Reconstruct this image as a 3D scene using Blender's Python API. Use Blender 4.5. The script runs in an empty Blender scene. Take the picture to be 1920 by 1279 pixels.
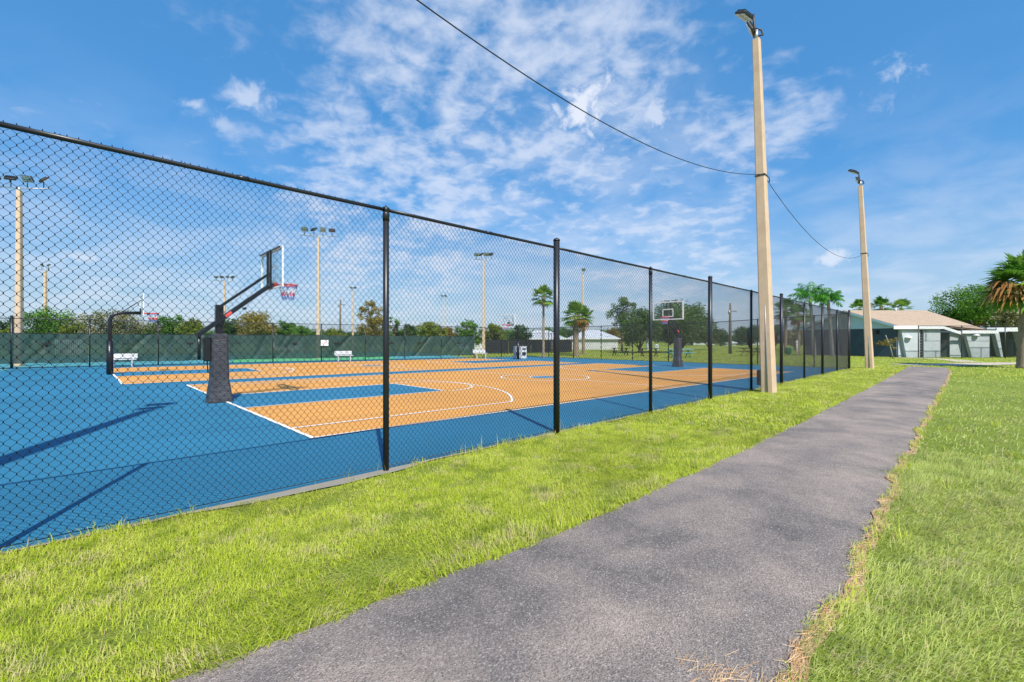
import bpy, math, random
import numpy as np
from mathutils import Vector, Matrix

R = math.radians
SC = bpy.context.scene
COL = SC.collection

# ------------------------------------------------------------------ camera
# World frame: X runs along the near fence, Y goes across the courts, Z is up.
CAMH = 1.5
YAW = R(46.0)
FWD = (math.cos(YAW), math.sin(YAW))
RGT = (math.sin(YAW), -math.cos(YAW))
FPX = 835.0
cam = bpy.data.cameras.new('camera')
cam.sensor_width = 36.0
cam.lens = FPX / 1920.0 * 36.0
cam.clip_start = 0.05
cam.clip_end = 6000.0
co = bpy.data.objects.new('camera', cam)
COL.objects.link(co)
co.location = (0, 0, CAMH)
co.rotation_euler = (R(90), 0, YAW - R(90))
SC.camera = co

# ------------------------------------------------------------------ light
SUN_H = Vector((-1.07, -2.28)).normalized()
SUN_EL = R(50.4)
sun = bpy.data.lights.new('sun', 'SUN')
sun.energy = 5.0
sun.angle = R(0.5)
sun.color = (1.0, 0.955, 0.88)
so = bpy.data.objects.new('sun', sun)
COL.objects.link(so)
sd = Vector((SUN_H.x * math.cos(SUN_EL), SUN_H.y * math.cos(SUN_EL), math.sin(SUN_EL)))
so.rotation_euler = sd.to_track_quat('Z', 'Y').to_euler()
so.location = (0, 0, 60)

SC.view_settings.view_transform = 'Standard'
SC.view_settings.look = 'None'
SC.view_settings.gamma = 1.0
SC.view_settings.exposure = 0.28


def ground(px, py):
    """A ground point of the photograph, in metres."""
    d = FPX * CAMH / (py - 639.5)
    return at(px, d)


def at(px, d):
    lat = (px - 960.0) / FPX * d
    return (d * FWD[0] + lat * RGT[0], d * FWD[1] + lat * RGT[1])


def hz(py, d):
    return CAMH + (639.5 - py) * d / FPX


# ------------------------------------------------------------------ world
def build_world():
    w = bpy.data.worlds.new('World')
    SC.world = w
    w.use_nodes = True
    nt = w.node_tree
    N, L = nt.nodes, nt.links
    N.clear()
    out = N.new('ShaderNodeOutputWorld')
    bg = N.new('ShaderNodeBackground')
    bg.inputs['Strength'].default_value = 0.12
    sky = N.new('ShaderNodeTexSky')
    sky.sky_type = 'NISHITA'
    sky.sun_disc = False
    sky.sun_elevation = SUN_EL
    sky.sun_rotation = math.atan2(SUN_H.x, SUN_H.y)
    sky.altitude = 0
    sky.air_density = 1.0
    sky.dust_density = 0.35
    sky.ozone_density = 2.0
    hsv = N.new('ShaderNodeHueSaturation')
    hsv.inputs['Saturation'].default_value = 1.42
    hsv.inputs['Value'].default_value = 1.12
    L.new(sky.outputs[0], hsv.inputs['Color'])
    even = N.new('ShaderNodeMix'); even.data_type = 'RGBA'       # humid air: the blue is more even than a dry sky's
    even.inputs['Factor'].default_value = 0.5
    L.new(hsv.outputs[0], even.inputs['A']); even.inputs['B'].default_value = (0.95, 2.80, 5.7, 1)

    def val(x):
        n = N.new('ShaderNodeValue'); n.outputs[0].default_value = x; return n.outputs[0]

    def m(op, a, b=None, c=None, clamp=False):
        n = N.new('ShaderNodeMath'); n.operation = op; n.use_clamp = clamp
        for i, v in enumerate((a, b, c)):
            if v is None: continue
            if isinstance(v, (int, float)): n.inputs[i].default_value = v
            else: L.new(v, n.inputs[i])
        return n.outputs[0]

    def vm(op, a, b=None, out=0):
        n = N.new('ShaderNodeVectorMath'); n.operation = op
        for i, v in enumerate((a, b)):
            if v is None: continue
            if isinstance(v, (tuple, list, Vector)): n.inputs[i].default_value = v
            else: L.new(v, n.inputs[i])
        return n.outputs[out]

    def ss(x, lo, hi):
        n = N.new('ShaderNodeMapRange'); n.interpolation_type = 'SMOOTHSTEP'
        L.new(x, n.inputs['Value'])
        n.inputs['From Min'].default_value = lo; n.inputs['From Max'].default_value = hi
        return n.outputs[0]

    def noise(v, scale, detail, rough=0.55, dist=0.0, lac=2.0):
        n = N.new('ShaderNodeTexNoise')
        n.inputs['Scale'].default_value = scale; n.inputs['Detail'].default_value = detail
        n.inputs['Roughness'].default_value = rough; n.inputs['Distortion'].default_value = dist
        n.inputs['Lacunarity'].default_value = lac
        L.new(v, n.inputs['Vector'])
        return n.outputs['Fac']

    tc = N.new('ShaderNodeTexCoord')
    d = vm('NORMALIZE', tc.outputs['Generated'])
    sep = N.new('ShaderNodeSeparateXYZ'); L.new(d, sep.inputs[0])
    zc = m('MAXIMUM', sep.outputs['Z'], 0.0)
    inv = m('DIVIDE', 1.0, m('ADD', zc, 0.24))
    # wind-aligned frame on the cloud deck: u along the camera axis, v to the right
    fx, fy = FWD; rx, ry = RGT
    fu = m('ADD', m('MULTIPLY', sep.outputs['X'], fx), m('MULTIPLY', sep.outputs['Y'], fy))
    fr = m('ADD', m('MULTIPLY', sep.outputs['X'], rx), m('MULTIPLY', sep.outputs['Y'], ry))
    cu = m('MULTIPLY', fu, inv); cv = m('MULTIPLY', fr, inv)
    cmb = N.new('ShaderNodeCombineXYZ')
    L.new(cu, cmb.inputs[0]); L.new(cv, cmb.inputs[1])
    deck = cmb.outputs[0]
    mp = N.new('ShaderNodeMapping'); mp.inputs['Rotation'].default_value = (0, 0, R(28)); mp.inputs['Scale'].default_value = (1.05, 0.95, 1)
    L.new(deck, mp.inputs['Vector'])

    # the broad band of altocumulus
    fine = noise(mp.outputs[0], 13.0, 6.0, 0.56, 0.25)
    mid = noise(mp.outputs[0], 3.6, 5.0, 0.55, 0.3)

    def dirpx(px, py):
        v = Vector((FWD[0] + (px - 960) / FPX * RGT[0], FWD[1] + (px - 960) / FPX * RGT[1], (639.5 - py) / FPX))
        return v.normalized()

    def region(px, py, r_in, r_out):
        dd = vm('DOT_PRODUCT', d, tuple(dirpx(px, py)), out=1)
        return ss(dd, math.cos(R(r_out)), math.cos(R(r_in)))
    reg = region(960, 170, 8, 34)
    reg = m('MAXIMUM', reg, m('MULTIPLY', region(760, 380, 4, 24), 0.95))
    reg = m('MAXIMUM', reg, m('MULTIPLY', region(1200, 480, 4, 22), 0.9))
    reg = m('MAXIMUM', reg, m('MULTIPLY', region(1400, 215, 3, 13), 0.85))
    reg = m('MAXIMUM', reg, m('MULTIPLY', region(520, 110, 2, 14), 0.55))
    reg = m('MAXIMUM', reg, m('MULTIPLY', region(440, 200, 2, 8), 0.6))
    reg = m('MAXIMUM', reg, m('MULTIPLY', region(1780, 510, 3, 20), 0.55))
    reg = m('MAXIMUM', reg, m('MULTIPLY', region(90, 420, 3, 16), 0.6))
    reg = m('MAXIMUM', reg, m('MULTIPLY', region(400, 520, 3, 22), 0.55))
    dens = m('ADD', m('MULTIPLY', fine, 0.82), m('MULTIPLY', mid, 0.95))
    dens = m('ADD', dens, m('MULTIPLY', reg, 0.42))
    cover = ss(dens, 1.08, 1.52)
    cover = m('MULTIPLY', cover, m('ADD', 0.06, m('MULTIPLY', reg, 0.62)))
    # thin veil low down
    low = m('MULTIPLY', ss(sep.outputs['Z'], 0.50, 0.02), ss(mid, 0.36, 0.66))
    veil = m('MAXIMUM', m('MULTIPLY', low, 0.34), m('MULTIPLY', m('MULTIPLY', region(1080, 430, 2, 25), ss(mid, 0.25, 0.7)), 0.42))
    cover = m('MAXIMUM', cover, veil)

    # a few separate puffs
    def puff(px, py, rad, flat, amp, seed):
        c = dirpx(px, py)
        df = vm('SUBTRACT', d, tuple(c))
        mpn = N.new('ShaderNodeMapping'); mpn.inputs['Location'].default_value = (seed * 3.1, seed * 1.7, 0)
        L.new(d, mpn.inputs['Vector'])
        wob = noise(mpn.outputs[0], 24.0, 7.0, 0.62, 0.4)
        sc = vm('MULTIPLY', df, (1, 1, flat))
        ln = vm('LENGTH', sc, out=1)
        q = m('SUBTRACT', m('DIVIDE', ln, rad), m('MULTIPLY', m('SUBTRACT', wob, 0.5), 4.2))
        return m('MULTIPLY', ss(q, 1.25, -0.1), amp)
    puffs = [(1100, 208, .060, 1.1, .97, 1), (1215, 215, .038, 1.3, .7, 2), (1555, 483, .026, 1.6, .75, 3), (1688, 134, .026, 1.2, .65, 4),
             (1255, 448, .032, 1.7, .6, 5), (165, 483, .030, 2.6, .6, 6), (625, 412, .032, 2.0, .5, 7), (478, 185, .042, 1.8, .6, 8),
             (370, 197, .022, 2.0, .55, 9), (415, 234, .022, 1.8, .45, 10), (1650, 190, .03, 1.5, .3, 11)]
    for p in puffs:
        cover = m('MAXIMUM', cover, puff(*p))
    cover = m('MINIMUM', cover, 0.97)
    mix = N.new('ShaderNodeMix'); mix.data_type = 'RGBA'
    L.new(cover, mix.inputs['Factor'])
    hzm = N.new('ShaderNodeMix'); hzm.data_type = 'RGBA'       # moist haze towards the horizon
    L.new(m('MULTIPLY', ss(sep.outputs['Z'], 0.34, -0.02), 0.70), hzm.inputs['Factor'])
    L.new(even.outputs['Result'], hzm.inputs['A']); hzm.inputs['B'].default_value = (3.2, 4.15, 5.3, 1)
    L.new(hzm.outputs['Result'], mix.inputs['A'])
    mix.inputs['B'].default_value = (5.6, 6.0, 6.9, 1)
    L.new(mix.outputs['Result'], bg.inputs['Color'])
    L.new(bg.outputs[0], out.inputs[0])


build_world()

# ------------------------------------------------------------------ helpers
def tag(o, label=None, cat=None, group=None, kind=None):
    if label: o['label'] = label
    if cat: o['category'] = cat
    if group: o['group'] = group
    if kind: o['kind'] = kind
    return o


def thing(name, label, cat, loc=(0, 0, 0), rotz=0.0, group=None):
    o = bpy.data.objects.new(name, None)
    o.empty_display_size = 0.2
    COL.objects.link(o)
    o.location = loc
    o.rotation_euler = (0, 0, rotz)
    return tag(o, label, cat, group)


class MB:
    """Collects geometry; build() links it as one mesh object."""
    def __init__(self):
        self.v = []; self.f = []; self.mi = []; self.cur = 0; self.sm = []; self.n = 0

    def add(self, verts, faces, smooth=False):
        b = self.n
        self.v.extend([tuple(p) for p in verts]); self.n += len(verts)
        for f in faces:
            self.f.append([b + i for i in f]); self.mi.append(self.cur); self.sm.append(smooth)
        return self

    def box(self, c, s, rot=None, bev=0.0):
        x, y, z = s[0] / 2, s[1] / 2, s[2] / 2
        if bev > 0:
            b = min(bev, x * .9, y * .9, z * .9)
            pts = []
            for sx in (-1, 1):
                for sy in (-1, 1):
                    for sz in (-1, 1):
                        pts += [(sx * (x - b), sy * (y - b), sz * z), (sx * (x - b), sy * y, sz * (z - b)), (sx * x, sy * (y - b), sz * (z - b))]
            import bmesh
            bm = bmesh.new()
            for p in pts: bm.verts.new(p)
            bmesh.ops.convex_hull(bm, input=bm.verts)
            bm.verts.index_update()
            vs = [v.co.copy() for v in bm.verts]; fs = [[v.index for v in f.verts] for f in bm.faces]
            bm.free()
        else:
            vs = [Vector((sx * x, sy * y, sz * z)) for sx in (-1, 1) for sy in (-1, 1) for sz in (-1, 1)]
            fs = [(0, 1, 3, 2), (4, 6, 7, 5), (0, 4, 5, 1), (2, 3, 7, 6), (0, 2, 6, 4), (1, 5, 7, 3)]
        if rot is not None: vs = [rot @ Vector(p) for p in vs]
        c = Vector(c)
        return self.add([Vector(p) + c for p in vs], fs)

    def tube(self, pts, rad, n=8, cap=True, smooth=True):
        pts = [Vector(p) for p in pts]
        if not isinstance(rad, (list, tuple)): rad = [rad] * len(pts)
        vs = []; fs = []
        up = Vector((0, 0, 1))
        prev = None
        for i, p in enumerate(pts):
            if i == 0: t = pts[1] - pts[0]
            elif i == len(pts) - 1: t = pts[-1] - pts[-2]
            else: t = (pts[i + 1] - pts[i - 1])
            t.normalize()
            if prev is None:
                a = Vector((1, 0, 0)) if abs(t.x) < .9 else Vector((0, 1, 0))
                u = t.cross(a).normalized()
            else:
                u = (prev - t * prev.dot(t))
                u = u.normalized() if u.length > 1e-6 else t.orthogonal().normalized()
            prev = u
            w = t.cross(u)
            for k in range(n):
                a = 2 * math.pi * k / n
                vs.append(p + (u * math.cos(a) + w * math.sin(a)) * rad[i])
        for i in range(len(pts) - 1):
            for k in range(n):
                fs.append((i * n + k, i * n + (k + 1) % n, (i + 1) * n + (k + 1) % n, (i + 1) * n + k))
        self.add(vs, fs, smooth)
        if cap:
            b = self.n - len(vs)
            self.f.append([b + k for k in range(n)][::-1]); self.mi.append(self.cur); self.sm.append(False)
            self.f.append([b + (len(pts) - 1) * n + k for k in range(n)]); self.mi.append(self.cur); self.sm.append(False)
        return self

    def bar(self, a, b, w, h=None, up=(0, 0, 1)):
        """a box beam from a to b, w wide and h high"""
        h = h or w
        a = Vector(a); b = Vector(b)
        t = (b - a); ln = t.length; t.normalize()
        u = Vector(up); s = t.cross(u)
        if s.length < 1e-4: s = t.orthogonal()
        s.normalize(); u = s.cross(t)
        M = Matrix((t, s, u)).transposed()
        return self.box((a + b) / 2, (ln, w, h), rot=M)

    def quad(self, a, b, c, d):
        return self.add([a, b, c, d], [(0, 1, 2, 3)])

    def poly(self, pts):
        return self.add(pts, [tuple(range(len(pts)))])

    def prism(self, prof, axis, a, b):
        """extrude a closed 2-D profile; axis 'x': prof=(y,z)"""
        n = len(prof)
        if axis == 'x': f = lambda p, t: (t, p[0], p[1])
        elif axis == 'y': f = lambda p, t: (p[0], t, p[1])
        else: f = lambda p, t: (p[0], p[1], t)
        vs = [f(p, a) for p in prof] + [f(p, b) for p in prof]
        fs = [tuple(range(n))[::-1], tuple(range(n, 2 * n))] + [(i, (i + 1) % n, n + (i + 1) % n, n + i) for i in range(n)]
        return self.add(vs, fs)

    def build(self, name, mats, parent=None, loc=None, label=None):
        me = bpy.data.meshes.new(name)
        me.from_pydata(self.v, [], self.f)
        if not isinstance(mats, (list, tuple)): mats = [mats]
        for mm in mats: me.materials.append(mm)
        me.polygons.foreach_set('material_index', self.mi)
        me.polygons.foreach_set('use_smooth', self.sm)
        import bmesh
        bm = bmesh.new(); bm.from_mesh(me)
        bmesh.ops.recalc_face_normals(bm, faces=bm.faces)
        bm.to_mesh(me); bm.free()
        me.update()
        return link(name, me, parent, loc, label)


def link(name, me, parent=None, loc=None, label=None):
    o = bpy.data.objects.new(name, me)
    COL.objects.link(o)
    if parent is not None: o.parent = parent
    if loc is not None: o.location = loc
    if label: o['label'] = label
    return o


def np_mesh(name, V, F, mats, attr=None, smooth=False):
    """fast mesh from numpy arrays: V (n,3), F (m,k)"""
    me = bpy.data.meshes.new(name)
    nv, nf, k = len(V), len(F), F.shape[1]
    me.vertices.add(nv); me.vertices.foreach_set('co', V.astype(np.float32).ravel())
    me.loops.add(nf * k); me.loops.foreach_set('vertex_index', F.astype(np.int32).ravel())
    me.polygons.add(nf)
    me.polygons.foreach_set('loop_start', np.arange(0, nf * k, k, dtype=np.int32))
    me.polygons.foreach_set('loop_total', np.full(nf, k, dtype=np.int32))
    if smooth: me.polygons.foreach_set('use_smooth', np.ones(nf, dtype=bool))
    if not isinstance(mats, (list, tuple)): mats = [mats]
    for mm in mats: me.materials.append(mm)
    me.update(calc_edges=True)
    if attr is not None:
        a = me.attributes.new('tint', 'FLOAT', 'POINT')
        a.data.foreach_set('value', attr.astype(np.float32))
    me.validate()
    return me


def dup(root, loc, rotz=0.0, label=None, group=None):
    def cp(o, par):
        c = o.copy(); COL.objects.link(c)
        if par is not None: c.parent = par
        for ch in list(kids.get(o.name, [])): cp(ch, c)
        return c
    kids = {}
    for o in COL.objects:
        if o.parent: kids.setdefault(o.parent.name, []).append(o)
    c = cp(root, None)
    c.location = loc; c.rotation_euler = (0, 0, rotz)
    if label: c['label'] = label
    if group: c['group'] = group
    return c


# ------------------------------------------------------------------ materials
class NT:
    def __init__(self, name):
        self.m = bpy.data.materials.new(name); self.m.use_nodes = True
        self.nt = self.m.node_tree; self.N = self.nt.nodes; self.L = self.nt.links
        self.b = self.N['Principled BSDF']; self.out = self.N['Material Output']
        self.tc = self.N.new('ShaderNodeTexCoord')

    def noise(self, scale, detail=4, rough=.55, vec=None, dist=0.0, src='Object'):
        n = self.N.new('ShaderNodeTexNoise')
        n.inputs['Scale'].default_value = scale; n.inputs['Detail'].default_value = detail
        n.inputs['Roughness'].default_value = rough; n.inputs['Distortion'].default_value = dist
        self.L.new(vec if vec is not None else self.tc.outputs[src], n.inputs['Vector'])
        return n.outputs['Fac']

    def vor(self, scale, out='Distance', feat='F1', vec=None, src='Object'):
        n = self.N.new('ShaderNodeTexVoronoi'); n.feature = feat
        n.inputs['Scale'].default_value = scale
        self.L.new(vec if vec is not None else self.tc.outputs[src], n.inputs['Vector'])
        return n.outputs[out]

    def mapping(self, scale=(1, 1, 1), rot=(0, 0, 0), src='Object'):
        n = self.N.new('ShaderNodeMapping'); n.inputs['Scale'].default_value = scale; n.inputs['Rotation'].default_value = rot
        self.L.new(self.tc.outputs[src], n.inputs['Vector'])
        return n.outputs[0]

    def ramp(self, fac, stops):
        n = self.N.new('ShaderNodeValToRGB')
        e = n.color_ramp.elements
        while len(e) < len(stops): e.new(0.5)
        for i, (p, c) in enumerate(stops):
            e[i].position = p
            e[i].color = (*c, 1) if len(c) == 3 else c
        self.L.new(fac, n.inputs[0])
        return n.outputs[0]

    def mix(self, a, b, fac, mode='MIX'):
        n = self.N.new('ShaderNodeMix'); n.data_type = 'RGBA'; n.blend_type = mode
        for key, v in (('A', a), ('B', b)):
            if isinstance(v, tuple): n.inputs[key].default_value = (*v, 1) if len(v) == 3 else v
            else: self.L.new(v, n.inputs[key])
        if isinstance(fac, (int, float)): n.inputs['Factor'].default_value = fac
        else: self.L.new(fac, n.inputs['Factor'])
        return n.outputs['Result']

    def math(self, op, a, b=None, clamp=False):
        n = self.N.new('ShaderNodeMath'); n.operation = op; n.use_clamp = clamp
        for i, v in enumerate((a, b)):
            if v is None: continue
            if isinstance(v, (int, float)): n.inputs[i].default_value = v
            else: self.L.new(v, n.inputs[i])
        return n.outputs[0]

    def ss(self, x, lo, hi):
        n = self.N.new('ShaderNodeMapRange'); n.interpolation_type = 'SMOOTHSTEP'
        self.L.new(x, n.inputs['Value'])
        n.inputs['From Min'].default_value = lo; n.inputs['From Max'].default_value = hi
        return n.outputs[0]

    def attr(self, name):
        n = self.N.new('ShaderNodeAttribute'); n.attribute_name = name
        return n.outputs['Fac']

    def color(self, c):
        if isinstance(c, tuple): self.b.inputs['Base Color'].default_value = (*c, 1)
        else: self.L.new(c, self.b.inputs['Base Color'])
        return self

    def rough(self, r, spec=0.5, metal=0.0):
        if isinstance(r, (int, float)): self.b.inputs['Roughness'].default_value = r
        else: self.L.new(r, self.b.inputs['Roughness'])
        self.b.inputs['Specular IOR Level'].default_value = spec
        self.b.inputs['Metallic'].default_value = metal
        return self

    def bump(self, h, strength=.3, dist=.01):
        n = self.N.new('ShaderNodeBump'); n.inputs['Strength'].default_value = strength; n.inputs['Distance'].default_value = dist
        self.L.new(h, n.inputs['Height']); self.L.new(n.outputs[0], self.b.inputs['Normal'])
        return self


def plain(name, c, rough=.5, spec=.5, metal=0.0, var=.18, scale=6.0):
    t = NT(name)
    n = t.noise(scale, 5)
    lo = tuple(x * (1 - var) for x in c); hi = tuple(min(1, x * (1 + var)) for x in c)
    t.color(t.ramp(n, [(.3, lo), (.7, hi)])).rough(rough, spec, metal)
    return t.m


def speckled(name, c, var, speck, amt, rough=.75):
    """sprayed acrylic court paint: broad mottling, fine grain, scuffs"""
    t = NT(name)
    big = t.noise(.35, 5, .6); fine = t.noise(60, 3, .7); scuff = t.noise(3.0, 6, .7, dist=.6)
    base = t.ramp(big, [(.3, tuple(x * (1 - var) for x in c)), (.7, tuple(min(1, x * (1 + var)) for x in c))])
    base = t.mix(base, speck, t.math('MULTIPLY', t.ss(fine, .56, .78), amt))
    base = t.mix(base, tuple(min(1, x * .72 + .02) for x in c), t.math('MULTIPLY', t.ss(scuff, .60, .78), .35))
    ring = t.noise(.9, 3, .5, dist=1.6)
    edge = t.math('ABSOLUTE', t.math('SUBTRACT', ring, .52))
    base = t.mix(base, tuple(min(1, x * .80 + .015) for x in c), t.math('MULTIPLY', t.ss(edge, .016, .0), .22))
    tracks = t.noise(2.4, 6, .75, vec=t.mapping((.35, 2.2, 1), (0, 0, .5)), dist=.8)
    base = t.mix(base, tuple(min(1, x * 1.12 + .03) for x in c), t.math('MULTIPLY', t.ss(tracks, .58, .72), .25))
    t.color(base).rough(rough, .25)
    t.bump(fine, .25, .004)
    return t.m


M = {}
M['blue'] = speckled('blue_court_paint', (.023, .155, .262), .12, (.30, .52, .68), .30, .7)
M['orange'] = speckled('orange_court_paint', (.60, .280, .066), .09, (.78, .55, .30), .30, .75)
M['teal'] = speckled('teal_court_paint', (.08, .30, .33), .08, (.4, .6, .6), .2, .8)
M['green'] = speckled('green_court_paint', (.10, .40, .16), .08, (.4, .6, .4), .2, .8)
M['line'] = plain('white_line_paint', (.82, .81, .78), .7, .3, 0, .10, 14)
M['black'] = plain('black_vinyl_coating', (.012, .013, .016), .32, .5, 0, .3, 8)
M['post'] = plain('black_post_powder_coat', (.016, .017, .021), .38, .5, 0, .25, 5)
M['wire'] = plain('black_wire_vinyl', (.010, .012, .016), .35, .5, 0, .2, 30)
M['pad'] = None
M['white'] = plain('white_painted_metal', (.78, .79, .79), .45, .5, 0, .06, 5)
M['bench'] = plain('weathered_white_bench_paint', (.56, .57, .58), .6, .4, 0, .12, 7)
M['steel'] = plain('galvanised_steel', (.42, .43, .44), .45, .5, .6, .15, 12)
M['dark_steel'] = plain('dark_bronze_metal', (.045, .042, .040), .5, .5, .2, .2, 9)
M['lens'] = plain('floodlight_lens', (.50, .52, .50), .25, .6, 0, .15, 40)
M['red'] = plain('orange_red_rim_paint', (.72, .055, .018), .4, .5, 0, .12, 12)
M['decal'] = plain('red_sticker', (.70, .09, .08), .5, .4, 0, .1, 30)
M['net_red'] = plain('red_net_cord', (.75, .09, .13), .8, .2)
M['net_blue'] = plain('blue_net_cord', (.18, .25, .55), .8, .2)
M['net_white'] = plain('white_net_cord', (.80, .80, .82), .8, .2)
M['cable'] = plain('black_cable', (.02, .02, .022), .6, .4)
M['aqua'] = plain('aqua_painted_metal', (.30, .58, .62), .5, .5, 0, .08, 4)
M['aqua_leg'] = plain('green_painted_metal', (.04, .42, .30), .5, .5, 0, .08, 4)
M['bin_green'] = plain('green_plastic', (.01, .26, .09), .5, .5, 0, .12, 6)
M['yellow'] = plain('yellow_painted_metal', (.70, .55, .06), .5, .5)
M['table_dark'] = plain('weathered_dark_timber', (.055, .050, .045), .8, .3, 0, .25, 9)
M['recess'] = plain('dark_opening', (.02, .021, .023), .8, .3)


def mk_pad():
    t = NT('dark_grey_padding')
    n = t.noise(7, 6, .6); w = t.noise(2.2, 4, .5, vec=t.mapping((1, 1, 5)), dist=1.2)
    t.color(t.ramp(n, [(.3, (.036, .036, .042)), (.7, (.062, .062, .070))])).rough(.48, .5)
    t.bump(w, .55, .05)
    return t.m


M['pad'] = mk_pad()


def mk_concrete(name, c, streak=True):
    t = NT(name)
    n = t.noise(2.5, 6, .6); f = t.noise(70, 3, .7); st = t.noise(5, 5, .6, vec=t.mapping((1.2, 1.2, .06)))
    pits = t.vor(38)
    base = t.ramp(n, [(.25, tuple(x * .84 for x in c)), (.75, tuple(min(1, x * 1.10) for x in c))])
    base = t.mix(base, tuple(x * .66 for x in c), t.math('MULTIPLY', t.ss(st, .52, .78), .55 if streak else .2))
    base = t.mix(base, tuple(x * .55 for x in c), t.math('MULTIPLY', t.ss(f, .62, .8), .5))
    base = t.mix(base, tuple(x * .45 for x in c), t.math('MULTIPLY', t.ss(pits, .12, .03), .6))
    t.color(base).rough(.85, .25)
    t.bump(f, .35, .006)
    return t.m


M['pole'] = mk_concrete('cast_concrete_pole', (.66, .475, .32))
M['curb'] = mk_concrete('concrete_mow_strip', (.27, .245, .205), False)
M['slab'] = mk_concrete('pale_concrete_walk', (.52, .43, .35), False)


def mk_asphalt():
    t = NT('worn_asphalt')
    big = t.noise(.55, 4, .55, dist=.6); mid = t.noise(1.7, 5, .6, dist=.4)
    grit = t.vor(120, 'Color'); gd = t.vor(120)
    sepn = t.N.new('ShaderNodeSeparateColor'); t.L.new(grit, sepn.inputs[0])
    f = t.noise(190, 3, .7)
    body = t.ramp(t.math('ADD', t.math('MULTIPLY', big, .55), t.math('MULTIPLY', mid, .45)),
                  [(.36, (.125, .112, .108)), (.46, (.235, .197, .176)), (.55, (.335, .270, .228)), (.64, (.44, .345, .285))])
    stone = t.ramp(sepn.outputs[0], [(0, (.02, .02, .024)), (.35, (.088, .080, .077)), (.68, (.26, .225, .20)), (.88, (.44, .385, .34)), (1, (.66, .59, .53))])
    fac = t.math('MULTIPLY', t.ss(gd, .70, .30), .62)
    c = t.mix(body, stone, fac)
    c = t.mix(c, (.03, .03, .034), t.math('MULTIPLY', t.ss(f, .55, .72), .6))
    t.color(c).rough(.9, .2)
    t.bump(t.math('ADD', gd, f), .7, .008)
    return t.m


M['asphalt'] = mk_asphalt()


def mk_lawn():
    t = NT('lawn_soil_and_turf')
    big = t.noise(.28, 5, .6); mid = t.noise(2.5, 6, .65); f = t.noise(45, 4, .75)
    base = t.ramp(big, [(.32, (.20, .28, .03)), (.55, (.30, .37, .05)), (.72, (.38, .39, .11))])
    base = t.mix(base, (.30, .25, .10), t.math('MULTIPLY', t.ss(mid, .56, .74), .45))
    base = t.mix(base, (.035, .05, .010), t.math('MULTIPLY', t.ss(f, .52, .36), .7))
    t.color(base).rough(.9, .15)
    t.bump(f, .9, .05)
    return t.m


M['lawn'] = mk_lawn()


def mk_soil():
    t = NT('sandy_soil_with_dry_straw')
    n = t.noise(9, 6, .7); f = t.noise(60, 4, .7, vec=t.mapping((1, 4, 1)))
    c = t.ramp(n, [(.3, (.25, .165, .085)), (.55, (.46, .30, .17)), (.75, (.60, .43, .27))])
    t.color(t.mix(c, (.10, .07, .04), t.math('MULTIPLY', t.ss(f, .55, .72), .7))).rough(.95, .1)
    t.bump(f, .8, .012)
    return t.m


M['soil'] = mk_soil()


def mk_leafy(name, stops, big=.5, tr=.35, straw=None, spec=.3, patch=None, up=0.0, dark=None):
    """foliage: colour by position and by each leaf's own tint; some light passes through"""
    t = NT(name)
    at_ = t.attr('tint')
    n = t.noise(big, 4, .6, src='Object')
    f = t.math('ADD', t.math('MULTIPLY', at_, .6), t.math('MULTIPLY', n, .4))
    c = t.ramp(f, stops)
    if patch:
        pn = t.noise(patch[0], 5, .62)
        c = t.mix(c, patch[1], t.math('MULTIPLY', t.ss(pn, patch[2], patch[3]), t.math('MULTIPLY', t.ss(at_, .25, .75), patch[4])))
    if dark:       # patches of darker green
        dn = t.noise(dark[0], 5, .62)
        c = t.mix(c, dark[1], t.math('MULTIPLY', t.ss(dn, dark[2], dark[3]), .5))
    if straw:
        c = t.mix(c, straw, t.ss(at_, .93, .96))
    t.color(c).rough(.55, spec)
    nrm = None
    if up:      # turf: a blade's shading leans to that of the sward it lies in
        g_ = t.N.new('ShaderNodeNewGeometry')
        nm = t.N.new('ShaderNodeMix'); nm.data_type = 'VECTOR'; nm.inputs['Factor'].default_value = up
        t.L.new(g_.outputs['Normal'], nm.inputs['A']); nm.inputs['B'].default_value = (0, 0, 1)
        nz = t.N.new('ShaderNodeVectorMath'); nz.operation = 'NORMALIZE'; t.L.new(nm.outputs['Result'], nz.inputs[0]); nrm = nz.outputs[0]
        t.L.new(nrm, t.b.inputs['Normal'])
    trn = t.N.new('ShaderNodeBsdfTranslucent'); t.L.new(c, trn.inputs['Color'])
    ms = t.N.new('ShaderNodeMixShader'); ms.inputs[0].default_value = tr
    t.L.new(t.b.outputs[0], ms.inputs[1]); t.L.new(trn.outputs[0], ms.inputs[2])
    t.L.new(ms.outputs[0], t.out.inputs['Surface'])
    return t.m


M['grass'] = mk_leafy('grass_blades', [(.12, (.21, .31, .014)), (.38, (.50, .61, .034)), (.62, (.71, .76, .130)), (.88, (.82, .74, .36))], big=.9, tr=.48,
                      straw=(.58, .45, .24), patch=(2.2, (.78, .66, .38), .52, .64, .95), up=.58, dark=(3.2, (.13, .24, .012), .50, .36), spec=.2)
M['grass_pale'] = mk_leafy('pale_grass_blades', [(.12, (.20, .28, .045)), (.38, (.52, .62, .13)), (.62, (.72, .77, .26)), (.88, (.84, .77, .46))], big=.9, tr=.48,
                      straw=(.56, .42, .25), patch=(2.0, (.72, .58, .40), .53, .66, .85), up=.58, dark=(2.8, (.13, .20, .04), .50, .36), spec=.2)
M['straw'] = mk_leafy('dry_pine_straw', [(.2, (.58, .32, .13)), (.5, (.74, .47, .23)), (.8, (.82, .62, .38))], tr=.2)
M['leaf_green'] = mk_leafy('bright_green_leaves', [(.2, (0.044, 0.125, 0.015)), (.5, (0.106, 0.250, 0.027)), (.8, (0.213, 0.362, 0.044))])
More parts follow.
